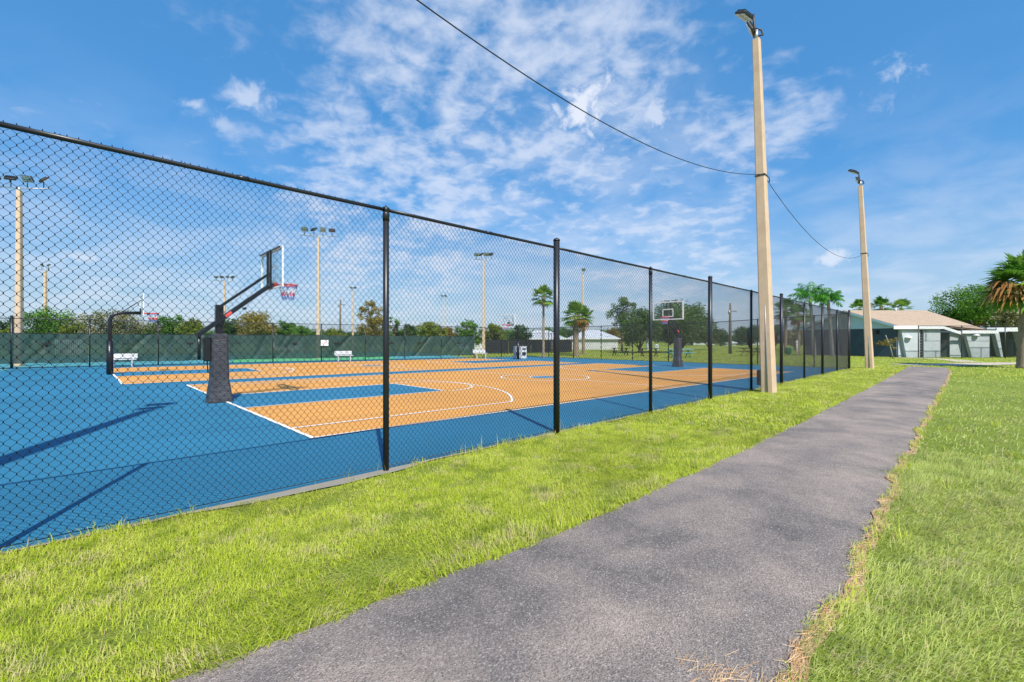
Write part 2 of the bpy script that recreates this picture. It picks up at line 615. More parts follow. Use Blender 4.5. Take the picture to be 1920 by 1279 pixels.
M['leaf_dark'] = mk_leafy('dark_green_leaves', [(.2, (0.022, 0.068, 0.019)), (.5, (0.049, 0.128, 0.032)), (.8, (0.101, 0.203, 0.047))])
M['leaf_yellow'] = mk_leafy('yellow_green_leaves', [(.2, (0.103, 0.161, 0.014)), (.5, (0.218, 0.276, 0.025)), (.8, (0.356, 0.380, 0.057))])
M['leaf_brown'] = mk_leafy('browning_leaves', [(.2, (0.125, 0.106, 0.019)), (.5, (0.300, 0.237, 0.050)), (.8, (0.450, 0.338, 0.100))])
M['leaf_grey'] = mk_leafy('grey_olive_leaves', [(.2, (0.144, 0.144, 0.060)), (.5, (0.288, 0.276, 0.132)), (.8, (0.432, 0.396, 0.228))])
M['leaf_oak'] = mk_leafy('oak_leaves', [(.2, (0.034, 0.076, 0.020)), (.5, (0.085, 0.167, 0.041)), (.8, (0.196, 0.281, 0.076))])
M['palm'] = mk_leafy('palm_fronds', [(.2, (0.046, 0.143, 0.018)), (.5, (0.130, 0.286, 0.033)), (.8, (0.325, 0.442, 0.065))])
M['palm_bright'] = mk_leafy('bright_palm_fronds', [(.2, (.02, .13, .014)), (.5, (.05, .26, .020)), (.8, (.16, .38, .035))])
M['palm_dead'] = mk_leafy('dead_palm_fronds', [(.2, (.26, .12, .035)), (.5, (.46, .23, .07)), (.8, (.62, .36, .14))])


def mk_bark(name, c):
    t = NT(name)
    n = t.noise(5, 6, .7, vec=t.mapping((1, 1, .35))); r = t.noise(24, 4, .7)
    t.color(t.mix(t.ramp(n, [(.3, tuple(x * .6 for x in c)), (.7, tuple(x * 1.25 for x in c))]), tuple(x * .4 for x in c), t.math('MULTIPLY', t.ss(r, .55, .75), .6))).rough(.9, .2)
    t.bump(n, .7, .03)
    return t.m


M['bark'] = mk_bark('tree_bark', (.15, .115, .085))
M['bark_palm'] = mk_bark('palm_trunk', (.33, .245, .175))
M['bark_grey'] = mk_bark('grey_palm_trunk', (.36, .34, .31))
M['wood_pole'] = mk_bark('weathered_timber_pole', (.20, .17, .14))


def mk_screen():
    t = NT('dark_green_windscreen')
    n = t.noise(1.3, 5, .6); w = t.noise(150, 2, .6)
    t.color(t.ramp(n, [(.3, (.014, .046, .040)), (.7, (.029, .074, .064))])).rough(.6, .35)
    tr = t.N.new('ShaderNodeBsdfTransparent')
    ms = t.N.new('ShaderNodeMixShader'); ms.inputs[0].default_value = .07
    t.L.new(t.b.outputs[0], ms.inputs[1]); t.L.new(tr.outputs[0], ms.inputs[2]); t.L.new(ms.outputs[0], t.out.inputs['Surface'])
    return t.m


M['screen'] = mk_screen()
M['screen_black'] = plain('black_windscreen', (.018, .022, .026), .7, .3, 0, .25, 2)


def mk_glass():
    t = NT('clear_acrylic_board')
    t.N.remove(t.b)
    tr = t.N.new('ShaderNodeBsdfTransparent'); tr.inputs[0].default_value = (.93, .96, .96, 1)
    gl = t.N.new('ShaderNodeBsdfGlossy'); gl.inputs['Roughness'].default_value = .03
    lw = t.N.new('ShaderNodeLayerWeight'); lw.inputs[0].default_value = .25
    ms = t.N.new('ShaderNodeMixShader'); t.L.new(t.math('MULTIPLY', lw.outputs['Facing'], .22), ms.inputs[0])
    t.L.new(tr.outputs[0], ms.inputs[1]); t.L.new(gl.outputs[0], ms.inputs[2]); t.L.new(ms.outputs[0], t.out.inputs['Surface'])
    return t.m


M['glass'] = mk_glass()


def mk_shingle():
    t = NT('brown_shingles')
    br = t.N.new('ShaderNodeTexBrick')
    br.inputs['Scale'].default_value = 1.0
    br.inputs['Brick Width'].default_value = .33; br.inputs['Row Height'].default_value = .14; br.inputs['Mortar Size'].default_value = .008
    br.inputs['Color1'].default_value = (.45, .335, .235, 1); br.inputs['Color2'].default_value = (.37, .27, .19, 1); br.inputs['Mortar'].default_value = (.16, .10, .08, 1)
    t.L.new(t.tc.outputs['Object'], br.inputs['Vector'])
    n = t.noise(.8, 5, .6)
    t.color(t.mix(br.outputs[0], (.46, .355, .26), t.math('MULTIPLY', n, .6))).rough(.9, .2)
    return t.m


M['shingle'] = mk_shingle()
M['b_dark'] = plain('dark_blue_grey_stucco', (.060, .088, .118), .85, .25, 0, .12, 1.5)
M['b_shade'] = plain('shaded_grey_stucco', (.17, .19, .20), .85, .25, 0, .1, 1.5)  # grey stucco darkened so its colour carries the shade of the recesses
M['b_blue'] = plain('pale_blue_siding', (.46, .62, .74), .8, .3, 0, .06, 2)
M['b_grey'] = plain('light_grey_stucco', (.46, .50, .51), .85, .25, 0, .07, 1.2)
M['b_white'] = plain('white_trim_paint', (.80, .80, .79), .6, .4, 0, .05, 3)
M['roof_grey'] = plain('pale_grey_metal_roof', (.56, .59, .62), .5, .4, 0, .08, 1)
M['far_wall'] = plain('pale_house_wall', (.60, .61, .60), .85, .2, 0, .08, .6)
M['window'] = plain('dark_window_glass', (.03, .04, .05), .15, .6, 0, .2, 2)
M['brick_warm'] = plain('warm_brick', (.45, .28, .20), .85, .2, 0, .2, 5)

# ------------------------------------------------------------------ the setting
rng = np.random.default_rng(7)
random.seed(7)


def structure(name, mb, mat):
    o = mb.build(name, mat)
    o['kind'] = 'structure'
    return o


# lawn: one sheet to the horizon, finer near the camera
g = MB()
S = 2500
xs = [-S, -200, -60, -20, 0, 20, 40, 70, 120, 250, S]
ys = [-S, -200, -60, -20, 0, 20, 40, 70, 120, 250, S]
vs = [(x, y, -.022) for y in ys for x in xs]
nx = len(xs)
g.add(vs, [(j * nx + i, j * nx + i + 1, (j + 1) * nx + i + 1, (j + 1) * nx + i) for j in range(len(ys) - 1) for i in range(nx - 1)])
structure('lawn', g, M['lawn'])

# asphalt path
PATH_L = [(-12, 2.50), (-3, 2.50), (.25, 2.47), (2.8, 2.27), (5.0, 2.22), (9, 2.22), (15, 2.30), (24, 2.42), (31, 2.55), (35.6, 2.75)]
PATH_R = [(-12, .55), (-3, .55), (1.0, .62), (2.2, .62), (3.4, .50), (5.0, .58), (9, .62), (15, .66), (24, .70), (31, .80), (34.6, .95)]


def interp(tab, x):
    return float(np.interp(x, [p[0] for p in tab], [p[1] for p in tab]))


def edge_l(x): return interp(PATH_L, x) + .010 * math.sin(x * 1.7) + .010 * math.sin(x * 4.3 + 1) + .008 * math.sin(x * 11)
def edge_r(x): return interp(PATH_R, x) + .022 * math.sin(x * 1.9 + .7) + .020 * math.sin(x * 5.1) + .012 * math.sin(x * 13)


g = MB()
xx = np.concatenate([np.arange(-12, 12, .12), np.arange(12, 35.2, .3)])
vs = []; nj = 8
for x in xx:
    a, b = edge_l(x), edge_r(x)
    for j in range(nj + 1):
        t = j / nj
        crown = .018 * (1 - (2 * t - 1) ** 2)
        vs.append((x, a + (b - a) * t, -.012 + crown))
w_ = nj + 1
g.add(vs, [(i * w_ + j, (i + 1) * w_ + j, (i + 1) * w_ + j + 1, i * w_ + j + 1) for i in range(len(xx) - 1) for j in range(nj)], True)
structure('asphalt_path', g, M['asphalt'])

# bare sandy soil where path and turf meet, on the side away from the courts
g = MB()
for tab, sg, amp in ((edge_r, -1, .7),):
    vs = []
    xq = np.arange(-4, 34, .06)
    for x in xq:
        e = tab(x); w1 = amp * max(.004, .030 + .030 * math.sin(x * 2.3) * math.sin(x * 5.9 + 1) + .016 * math.sin(x * 19) + (.09 * math.exp(-((x - 2.05) / .16) ** 2) if sg < 0 else 0))
        vs += [(x, e - sg * w1, .0005), (x, e + sg * .05, -.014)]
    g.add(vs, [(2 * i, 2 * i + 2, 2 * i + 3, 2 * i + 1) for i in range(len(xq) - 1)])
structure('soil_fringe', g, M['soil'])

# pale concrete walk crossing beyond the path end, and a branch to the building
def ribbon(mb, pts, w, z):
    pts = [Vector((p[0], p[1])) for p in pts]
    L_, R_ = [], []
    for i, p in enumerate(pts):
        t = (pts[min(i + 1, len(pts) - 1)] - pts[max(i - 1, 0)]).normalized()
        n = Vector((-t.y, t.x)) * w / 2
        L_.append((p.x + n.x, p.y + n.y, z)); R_.append((p.x - n.x, p.y - n.y, z))
    n = len(pts)
    mb.add(L_ + R_, [(i, i + 1, n + i + 1, n + i) for i in range(n - 1)])
    return mb


g = MB()
p0, p1, p2, p3 = at(1690, 28.6), at(1760, 28.4), at(1850, 29.6), at(2050, 32)
ribbon(g, [p0, p1, p2, p3], 2.2, -.006)
structure('concrete_walk', g, M['slab'])
g = MB()
ribbon(g, [at(1822, 31.4), at(1790, 35.4), at(1750, 38.2), at(1700, 39.8), at(1684, 40.4)], 1.5, -.002)
structure('concrete_branch_walk', g, M['slab'])

# court slab: blue all over, two orange courts, white lines
FF0, FF1 = (-2.75, 36.3), (24.9, 30.6)      # far fence line
EF0, EF1 = (29.95, 4.70), (31.2, 30.3)      # end fence line
NEAR_Y = 4.78
g = MB()
g.poly([(-3.6, NEAR_Y + .03, 0), (30.05, NEAR_Y - .05, 0), (31.25, 30.4, 0), (25.0, 30.75, 0), (-2.8, 36.5, 0)])
structure('blue_court_surface', g, M['blue'])

# concrete mow strip under the near fence, with a few broken chips
g = MB()
n = 120; vs = []
for i in range(n + 1):
    x = -4 + 34.4 * i / n
    yy = NEAR_Y - .10 * (x + 3.6) / 33.6
    vs.append((x, yy + .04, -.003)); vs.append((x, yy - .01 - .125 * max(0, min(1, (x - .6) / .8, (3.0 - x) / .3)) - .02 * math.sin(x * 7.1), -.006))
g.add(vs, [(2 * i, 2 * i + 2, 2 * i + 3, 2 * i + 1) for i in range(n)])
structure('concrete_mow_strip', g, M['curb'])


class Court:
    def __init__(self, x0, x1, y0, y1, s0, s1):
        self.x0, self.x1, self.y0, self.y1, self.s0, self.s1 = x0, x1, y0, y1, s0, s1
        self.yc = (y0 + y1) / 2

    def p(self, x, y, z):
        t = (y - self.y0) / (self.y1 - self.y0)
        s = self.s0 + (self.s1 - self.s0) * t
        return (x, y + s * (x - self.x0), z)

    def area(self, mb, xa, xb, ya, yb, z, n=12):
        vs = []
        for i in range(n + 1):
            x = xa + (xb - xa) * i / n
            vs += [self.p(x, ya, z), self.p(x, yb, z)]
        mb.add(vs, [(2 * i, 2 * i + 2, 2 * i + 3, 2 * i + 1) for i in range(n)])

    def line(self, mb, pts, w=.055, z=.012):
        pts = [Vector(p) for p in pts]
        vs = []
        for i, p in enumerate(pts):
            t = (pts[min(i + 1, len(pts) - 1)] - pts[max(i - 1, 0)]).normalized()
            nrm = Vector((-t.y, t.x)) * w / 2
            a, b = p + nrm, p - nrm
            vs += [self.p(a.x, a.y, z), self.p(b.x, b.y, z)]
        mb.add(vs, [(2 * i, 2 * i + 2, 2 * i + 3, 2 * i + 1) for i in range(len(pts) - 1)])


def seg(a, b, n=10):
    return [(a[0] + (b[0] - a[0]) * i / n, a[1] + (b[1] - a[1]) * i / n) for i in range(n + 1)]


def arc(cx, cy, r, a0, a1, n=48):
    return [(cx + r * math.cos(a0 + (a1 - a0) * i / n), cy + r * math.sin(a0 + (a1 - a0) * i / n)) for i in range(n + 1)]


court1 = Court(2.53, 25.0, 7.05, 18.6, -.043, -.050)
court2 = Court(.98, 24.6, 20.4, 33.1, -.078, -.125)


def paint_court(c, kl, kh, cr):
    orange, key, lines = MB(), MB(), MB()
    c.area(orange, c.x0, c.x1, c.y0, c.y1, .004, 16)
    yc = c.yc; w = .055; xm = (c.x0 + c.x1) / 2
    for sx, xb in ((1, c.x0), (-1, c.x1)):
        xk = xb + sx * kl
        c.area(key, min(xb, xk), max(xb, xk), yc - kh, yc + kh, .008, 6)
        h = w / 2
        c.line(lines, seg((xb + sx * w, yc - kh), (xk + sx * h, yc - kh)))
        c.line(lines, seg((xb + sx * w, yc + kh), (xk + sx * h, yc + kh)))
        c.line(lines, seg((xk, yc - kh + h), (xk, yc + kh - h)))
        a = 0 if sx > 0 else math.pi
        c.line(lines, arc(xk, yc, 1.75, a - math.pi / 2 + .03, a + math.pi / 2 - .03), z=.0125)
        # three-point line
        xc3, r3, off = xb + sx * .70, 6.42, c.yc - c.y0 - 1.05
        xs_ = math.sqrt(r3 * r3 - off * off)
        th = math.asin(off / r3)
        pts = seg((xb + sx * w, yc - off), (xc3 + sx * (xs_ - .05), yc - off), 12)
        aa = arc(xc3, yc, r3, -th, th, 60)
        if sx < 0: aa = [(2 * xc3 - p[0], p[1]) for p in aa]
        pts += aa + seg((xc3 + sx * (xs_ - .05), yc + off), (xb + sx * w, yc + off), 12)
        c.line(lines, pts, z=.013)
    h = w / 2
    c.line(lines, seg((c.x0 + h, c.y0), (c.x0 + h, c.y1)), .065)
    c.line(lines, seg((c.x1 - h, c.y0), (c.x1 - h, c.y1)), .065)
    c.line(lines, seg((c.x0 + w, c.y0 + h), (c.x1 - w, c.y0 + h), 16))
    c.line(lines, seg((c.x0 + w, c.y1 - h), (c.x1 - w, c.y1 - h), 16))
    c.line(lines, seg((xm, c.y0 + w), (xm, c.y1 - w)), z=.0115)
    c.line(lines, arc(xm, yc, 1.77, 0, 2 * math.pi), z=.0135)
    dot = [c.p(p[0], p[1], .0085) for p in arc(xm, yc, .60, 0, 2 * math.pi, 40)[:-1]]
    key.poly(dot)
    c.line(lines, arc(xm, yc, .60, 0, 2 * math.pi, 40), z=.0138)
    o = structure('orange_court_paint', orange, M['orange'])
    o = structure('blue_key_paint', key, M['blue'])
    o = structure('court_line_marking', lines, M['line'])


paint_court(court1, 5.32, 1.52, 1.77)
paint_court(court2, 5.5, 1.6, 1.77)

# tennis courts beyond the windscreen
g = MB()
g.poly([(-30, 43, -.012), (-6.8, 4.9, -.012), (-2.9, 4.9, -.012), (-2.9, 36.9, -.012), (25.2, 31.2, -.012), (33.5, 55, -.012), (-30, 66, -.012)])
structure('teal_tennis_surround', g, M['teal'])
g = MB()
g.poly([(7.5, 36.5, -.007), (19.5, 34.0, -.007), (24.5, 52, -.007), (12.5, 55, -.007)])
structure('green_tennis_court', g, M['green'])

# ------------------------------------------------------------------ grass
def grass_field(name, density_fn, region_fn, area, n_try, len_rng, wid_rng, seed, mat=None, lay=.75, z0=-.022, comb=None):
    r = np.random.default_rng(seed)
    x = r.uniform(area[0], area[1], n_try); y = r.uniform(area[2], area[3], n_try)
    keep = region_fn(x, y) & (r.random(n_try) < density_fn(x, y))
    x, y = x[keep], y[keep]; n = len(x)
    # clumping and lie direction follow slow waves across the turf
    ph = np.sin(x * 1.9 + 2 * np.sin(y * 1.3)) + np.sin(y * 2.7 + 1.3 * np.sin(x * .9))
    clump = .5 + .5 * np.sin(x * 7.3 + 3 * np.sin(y * 5.1)) * np.sin(y * 8.7 + 2 * np.sin(x * 6.2))
    ang = r.uniform(0, 2 * np.pi, n) * .75 + ph * 1.2
    ln = r.uniform(*len_rng, n) * (.65 + .55 * clump)
    wd = r.uniform(*wid_rng, n)
    if comb is not None: ang = comb + r.normal(0, .75, n) + ph * .35
    lean = r.uniform(.45, 1.2, n) * lay
    dx, dy = np.cos(ang), np.sin(ang)
    px, py = -dy, dx
    hz0 = ln * .55 * np.cos(lean * .6); hx0 = ln * .55 * np.sin(lean * .6)
    hz1 = hz0 + ln * .45 * np.cos(lean * 1.5); hx1 = hx0 + ln * .45 * np.sin(lean * 1.5)
    V = np.empty((n, 5, 3))
    V[:, 0] = np.stack([x - px * wd / 2, y - py * wd / 2, np.full(n, z0)], 1)
    V[:, 1] = np.stack([x + px * wd / 2, y + py * wd / 2, np.full(n, z0)], 1)
    V[:, 2] = np.stack([x + dx * hx0 + px * wd * .42, y + dy * hx0 + py * wd * .42, z0 + hz0], 1)
    V[:, 3] = np.stack([x + dx * hx0 - px * wd * .42, y + dy * hx0 - py * wd * .42, z0 + hz0], 1)
    V[:, 4] = np.stack([x + dx * hx1, y + dy * hx1, z0 + hz1], 1)
    b = (np.arange(n) * 5)[:, None]
    F = np.concatenate([b + np.array([[0, 1, 2]]), b + np.array([[0, 2, 3]]), b + np.array([[3, 2, 4]])], 0)
    tint = np.repeat(np.clip(r.normal(.5, .2, n) + .10 * (clump - .5), 0, .92), 5)
    dead = np.repeat(r.random(n) < .06, 5)
    tint[dead] = 1.0
    me = np_mesh(name, V.reshape(-1, 3), F, mat or M['grass'], tint)
    return link(name, me)


EL = np.vectorize(edge_l); ER = np.vectorize(edge_r)
pxs = np.linspace(-12, 40, 2000); pel = EL(pxs); per = ER(pxs)


def in_lawn(x, y):
    el = np.interp(x, pxs, pel); er = np.interp(x, pxs, per)
    j = .05 * np.sin(x * 9.7) * np.sin(x * 3.1) + .03 * np.sin(x * 23)
    fy = NEAR_Y - .10 * (x + 3.6) / 33.6 + .02 + .02 * np.sin(x * 6.1) - .17 * np.clip(np.minimum((x - .8) / .7, (2.9 - x) / .25), 0, 1) - .06 * ((x > 3.2) & (x < 4.6))
    left = (y > el - .02 + j * .5) & (y < fy)
    right = (y < er + .03 + j)
    beyond = (x > 35.3) | ((y > 4.86) & (x > 31.3))
    inside_court = (x > -3.6) & (x < 31.3) & (y > 4.86)
    d = x * FWD[0] + y * FWD[1]; lat = x * RGT[0] + y * RGT[1]
    w1 = (np.abs(d - 28.6 - np.maximum(0, lat - 27) * .06) < 1.15) & (lat > 24.3)
    w2 = (d > 30.5) & (d < 41) & (np.abs(d - (41.3 - np.clip((lat - 36) / 3.2, -.3, 1) ** 2 * 1.1 - np.clip(lat - 38.2, 0, 9) * 0.9)) < .8) & (lat > 35) & (lat < 41)
    return (left | right | beyond) & ~inside_court & ~w1 & ~w2


def dist(x, y): return np.sqrt(x * x + y * y)


def fan(x, y):
    """what a camera here, or a step aside, can see"""
    d = x * FWD[0] + y * FWD[1]; lat = x * RGT[0] + y * RGT[1]
    return (d > .9) & (np.abs(lat) < d * 1.25 + 1.6)


def near_den(x, y): return np.where(dist(x, y) < 4.6, 1.0, np.clip(1.35 - dist(x, y) * .085, .25, 1))
def stuff(o): tag(o, None, None, None, 'stuff')


def bare(x, y):
    n_ = np.sin(x * 3.1 + 1.7 * np.sin(y * 2.3)) * np.sin(y * 4.3 + 1.1 * np.sin(x * 1.9 + 2))
    return np.random.default_rng(5).random(len(x)) > np.clip((n_ - .55) * 2.2, 0, .8)


def verge(x, y): return bare(x, y) & in_lawn(x, y) & fan(x, y) & (y > np.interp(x, pxs, (pel + per) / 2))
def meadow(x, y): return bare(x, y) & in_lawn(x, y) & fan(x, y) & (y <= np.interp(x, pxs, (pel + per) / 2))


stuff(grass_field('verge_grass', near_den, lambda x, y: verge(x, y) & (dist(x, y) < 8.5), (-2, 9, 2, 5), 290000, (.028, .070), (.0024, .0046), 1, lay=1.15))
stuff(grass_field('lawn_grass', near_den, lambda x, y: meadow(x, y) & (dist(x, y) < 8.5), (-2, 9, -7, 1), 430000, (.045, .120), (.0024, .0046), 8, M['grass_pale'], lay=1.2, comb=R(-90)))
mid_den = lambda x, y: np.clip(1.5 - dist(x, y) * .045, .3, 1)
stuff(grass_field('verge_grass', mid_den, lambda x, y: verge(x, y) & (dist(x, y) >= 8.3) & (dist(x, y) < 36), (0, 36, 2, 5), 120000, (.045, .085), (.007, .013), 2, lay=1.1))
stuff(grass_field('lawn_grass', mid_den, lambda x, y: meadow(x, y) & (dist(x, y) >= 8.3) & (dist(x, y) < 26), (0, 27, -26, 2), 190000, (.05, .12), (.007, .013), 9, M['grass_pale'], lay=1.2, comb=R(-90)))
stuff(grass_field('far_grass', lambda x, y: np.clip(1.4 - dist(x, y) * .012, .3, 1),
                lambda x, y: in_lawn(x, y) & fan(x, y) & (dist(x, y) >= 25.5) & (dist(x, y) < 75), (20, 75, -50, 60), 150000, (.07, .13), (.022, .04), 3, lay=1.1))
# rank growth along the fence foot and the path edge
o = grass_field('fence_foot_grass', lambda x, y: .5 + .5 * np.sin(x * 2.1 + 1) * np.sin(x * 5.3),
                lambda x, y: (np.abs(y - (NEAR_Y - .02 - .1 * (x + 3.6) / 33.6)) < .07) & ~((x > .9) & (x < 2.9)), (-1.2, 29, 4.5, 4.9), 30000, (.05, .13), (.003, .007), 4, lay=.85)
tag(o, None, None, None, 'stuff')
o = grass_field('path_edge_grass', lambda x, y: .45 + .5 * np.sin(x * 3.3) * np.sin(x * 1.3 + 1),
                lambda x, y: np.minimum(np.abs(y - np.interp(x, pxs, pel) - .02), np.abs(y - np.interp(x, pxs, per) + .02)) < .06, (-.5, 20, .3, 2.7), 90000, (.05, .12), (.004, .008), 5, lay=1.0)
tag(o, None, None, None, 'stuff')
# seed stalks poking through the fence foot
o = grass_field('seed_stalk_grass', lambda x, y: np.where(np.sin(x * 3.7) > .2, .9, .15), lambda x, y: np.abs(y - 4.6) < .06, (.6, 13, 4.5, 4.7), 240, (.18, .36), (.004, .006), 6, lay=.35)
tag(o, None, None, None, 'stuff')


# longer tufts the mower missed, by the path
_tr = np.random.default_rng(21)
_tu = [(x, float(np.interp(x, pxs, pel)) + _tr.uniform(.03, .22)) for x in _tr.uniform(.3, 12, 34)] + [(_tr.uniform(.8, 10), _tr.uniform(2.6, 4.6)) for _ in range(26)] + [(_tr.uniform(2.4, 12), float(_tr.uniform(-3.5, .5))) for _ in range(40)]


def in_tuft(x, y):
    k = np.zeros(len(x), bool)
    for a, b in _tu: k |= ((x - a) ** 2 + (y - b) ** 2 < .07 ** 2)
    return k & in_lawn(x, y)


stuff(grass_field('tuft_grass', lambda x, y: np.full(len(x), .8), in_tuft, (0, 12.5, -4, 4.8), 330000, (.09, .19), (.003, .006), 22, lay=.85))


# orange pine straw in drifts along the path's edge
def straw(seed):
    r = np.random.default_rng(seed)
    P = []
    spots = [(2.08, .66, .16, 60), (2.42, .62, .22, 46), (2.0, .88, .10, 95), (3.0, .52, .26, 60), (3.5, .48, .25, 50), (4.1, .52, .22, 34), (4.6, .56, .2, 30), (5.4, .6, .25, 34), (6.3, .6, .3, 30), (7.2, .6, .3, 26)]
    for cx, cy, s, k in spots:
        k = int(k * 2.6)
        x = r.normal(cx, s, k); y = np.interp(x, pxs, per if cy < 1.2 else pel) + r.normal(.0, .026 if abs(cy - .88) > .01 else .09, k) + (.16 if abs(cy - .88) < .01 else 0) * np.exp(-((x - 2.05) / .12) ** 2)
        P.append(np.stack([x, y], 1))
    P = np.concatenate(P); n = len(P)
    a = r.normal(.10, .6, n); l = r.uniform(.03, .11, n) / 2; w = .0006
    dx, dy = np.cos(a) * l, np.sin(a) * l
    nx_, ny_ = -np.sin(a) * w, np.cos(a) * w
    z = r.uniform(-.001, .008, n); z2 = z + r.uniform(-.002, .003, n)
    V = np.empty((n, 4, 3))
    V[:, 0] = np.stack([P[:, 0] - dx - nx_, P[:, 1] - dy - ny_, z], 1)
    V[:, 1] = np.stack([P[:, 0] - dx + nx_, P[:, 1] - dy + ny_, z + .001], 1)
    V[:, 2] = np.stack([P[:, 0] + dx + nx_, P[:, 1] + dy + ny_, z2 + .001], 1)
    V[:, 3] = np.stack([P[:, 0] + dx - nx_, P[:, 1] + dy - ny_, z2], 1)
    F = (np.arange(n) * 4)[:, None] + np.arange(4)[None, :]
    me = np_mesh('pine_straw', V.reshape(-1, 3), F, M['straw'], np.repeat(r.random(n), 4))
    return link('pine_straw', me)


tag(straw(11), None, None, None, 'stuff')

# ------------------------------------------------------------------ fences
PITCH_X, PITCH_Z = .0645, .0760


def chain_mesh(w, h, rad=.0022):
    """zig-zag wires that hook into each other, as woven wire does"""
    nw = int(round(w / (PITCH_X / 2))); nk = int(round(h / (PITCH_Z / 2)))
    hx = w / nw
    k = np.repeat(np.arange(nk + 1), 2); e = np.tile([-1.0, 1.0], nk + 1)
    vs = []; fs = []
    tri = [(math.cos(a), math.sin(a)) for a in (math.pi / 2, math.pi * 7 / 6, math.pi * 11 / 6)]
    base = 0; nn = 2 * (nk + 1)
    for i in range(nw):
        par = (k + i) % 2
        x = (i + par) * hx - np.where(par == 1, -.0012, .0012)
        y = np.where(par == 1, .0030, -.0030)
        z = k * (h / nk) + e * .0048          # the wire runs upright for a moment where two hook together
        ring = np.stack([np.stack([x + c * rad * 1.2, y + s * rad * 1.2, z], 1) for c, s in tri], 1)
        vs.append(ring.reshape(-1, 3))
        a = base + np.arange(nn - 1)[:, None] * 3
        for q in range(3):
            fs.append(np.concatenate([a + q, a + (q + 1) % 3, a + 3 + (q + 1) % 3, a + 3 + q], 1))
        base += 3 * nn
    return np_mesh('chain_link_mesh', np.concatenate(vs), np.concatenate(fs), M['wire'], smooth=True)


BAY_H = 3.02
bay_mesh = chain_mesh(3.05, BAY_H)
far_bay_mesh = chain_mesh(3.05, 2.70, .0030)


def post_mb(r, h, thick):
    m = MB()
    m.tube([(0, 0, -.05), (0, 0, h)], r, 14)
    return m


def post_cap(r, h, thick):
    m = MB()
    if thick:
        m.tube([(0, 0, h), (0, 0, h + .015), (0, 0, h + .035), (0, 0, h + .05)], [r * 1.12, r * 1.12, r * .85, r * .3], 14)
    else:
        m.tube([(0, 0, h - .10), (0, 0, h - .02), (0, 0, h + .01)], [r * 1.12, r * 1.14, r * .8], 12)
        m.tube([(-.03, 0, h + .03), (.03, 0, h + .03)], .034, 12)
        m.tube([(0, 0, h + .055), (0, 0, h + .085)], [.012, .006], 6)
    return m


post_cache = {}


def fence(name, label, A, B, posts, hfun, thick_fn, mesh, mesh_h, r_thin=.035, r_thick=.052, rail_r=.021, screen=None, mid_rail=None, side=1, tips=False, cat='fence', bands=True, postmat=None):
    """posts: distances along AB. Local x runs along the fence, y across it."""
    A = Vector(A); B = Vector(B)
    ang = math.atan2(B.y - A.y, B.x - A.x)
    root = thing(name, label, cat, (A.x, A.y, 0), ang)
    mat = postmat or M['post']
    for i, s in enumerate(posts):
        h = hfun(s); th = thick_fn(i)
        r = r_thick if th else r_thin
        key = (round(h, 3), r, th, mat.name)
        if key not in post_cache:
            o = post_mb(r, h + (.09 if th else -.05), th).build('post', mat, root)
            c = post_cap(r, h + (.09 if th else -.05), th).build('post_cap', mat, o)
            post_cache[key] = (o.data, c.data)
        else:
            o = link('post', post_cache[key][0], root)
            c = link('post_cap', post_cache[key][1], o)
        o.location = (s, 0, 0)
    rail = MB()
    for a, b in zip(posts[:-1], posts[1:]):
        pts = [(a + (b - a) * t / 6, 0, hfun(a + (b - a) * t / 6) - .021 - .004 * math.sin(math.pi * t / 6)) for t in range(7)]
        rail.tube(pts, rail_r, 10)
        if bands:
            q = a + (b - a) * .52
            rail.tube([(q - .05, 0, hfun(q) - .023), (q + .05, 0, hfun(q) - .023)], rail_r * 1.13, 10)
    rail.build('top_rail', mat, root)
    if mid_rail:
        m = MB()
        for a, b in zip(posts[:-1], posts[1:]): m.tube([(a, 0, mid_rail), (b, 0, mid_rail)], .018, 8)
        m.build('middle_rail', mat, root)
    m = MB()
    m.tube([(posts[0], side * .045, .03), (posts[-1], side * .045, .03)], .004, 5)
    m.build('tension_wire', M['wire'], root)
    for i, (a, b) in enumerate(zip(posts[:-1], posts[1:])):
        o = link('chain_link_mesh', mesh, root)
        o.location = (a, side * .042, .004 + (.035 if tips and i == tips - 1 else 0))
        o.scale = ((b - a) / 3.05, 1, (min(hfun(a), hfun(b)) - .02) / mesh_h)
        if hfun(a) != hfun(b): o.scale.z = ((hfun(a) + hfun(b)) / 2 - .03) / mesh_h
        if tips and 2 <= i < 8:
            for k in range(4):
                q = a + (b - a) * (k + .5) / 4
                m = MB(); m.tube([(-.004, -side * .022, -.03), (0, 0, .004), (.006, side * .045, -.04)], .0035, 5)
                m.build('wire_tie', M['wire'], root, (q, 0, hfun(q)))
            for k in range(5):
                m = MB(); m.tube([(-.04, side * .045, 0), (0, -side * (r_thick if thick_fn(i) else r_thin) - side * .004, .01), (.04, side * .045, 0)], .0035, 5)
                m.build('wire_tie', M['wire'], root, (a, 0, .35 + k * .55))
    return root


X0 = -.50
near_posts = [X0 - 6.10 + 3.05 * i for i in range(13)]
A = (near_posts[0], NEAR_Y); B = (30.0, NEAR_Y - .10)
ln = math.hypot(B[0] - A[0], B[1] - A[1])
pp = [3.05 * i for i in range(12)] + [ln]
near = fence('chain_link_fence', 'tall black chain-link fence along the asphalt path, nearest to the camera', A, B, pp, lambda s: 3.05,
             lambda i: i in (0, 4, 6, 8, 10, 12), bay_mesh, BAY_H, tips=3)

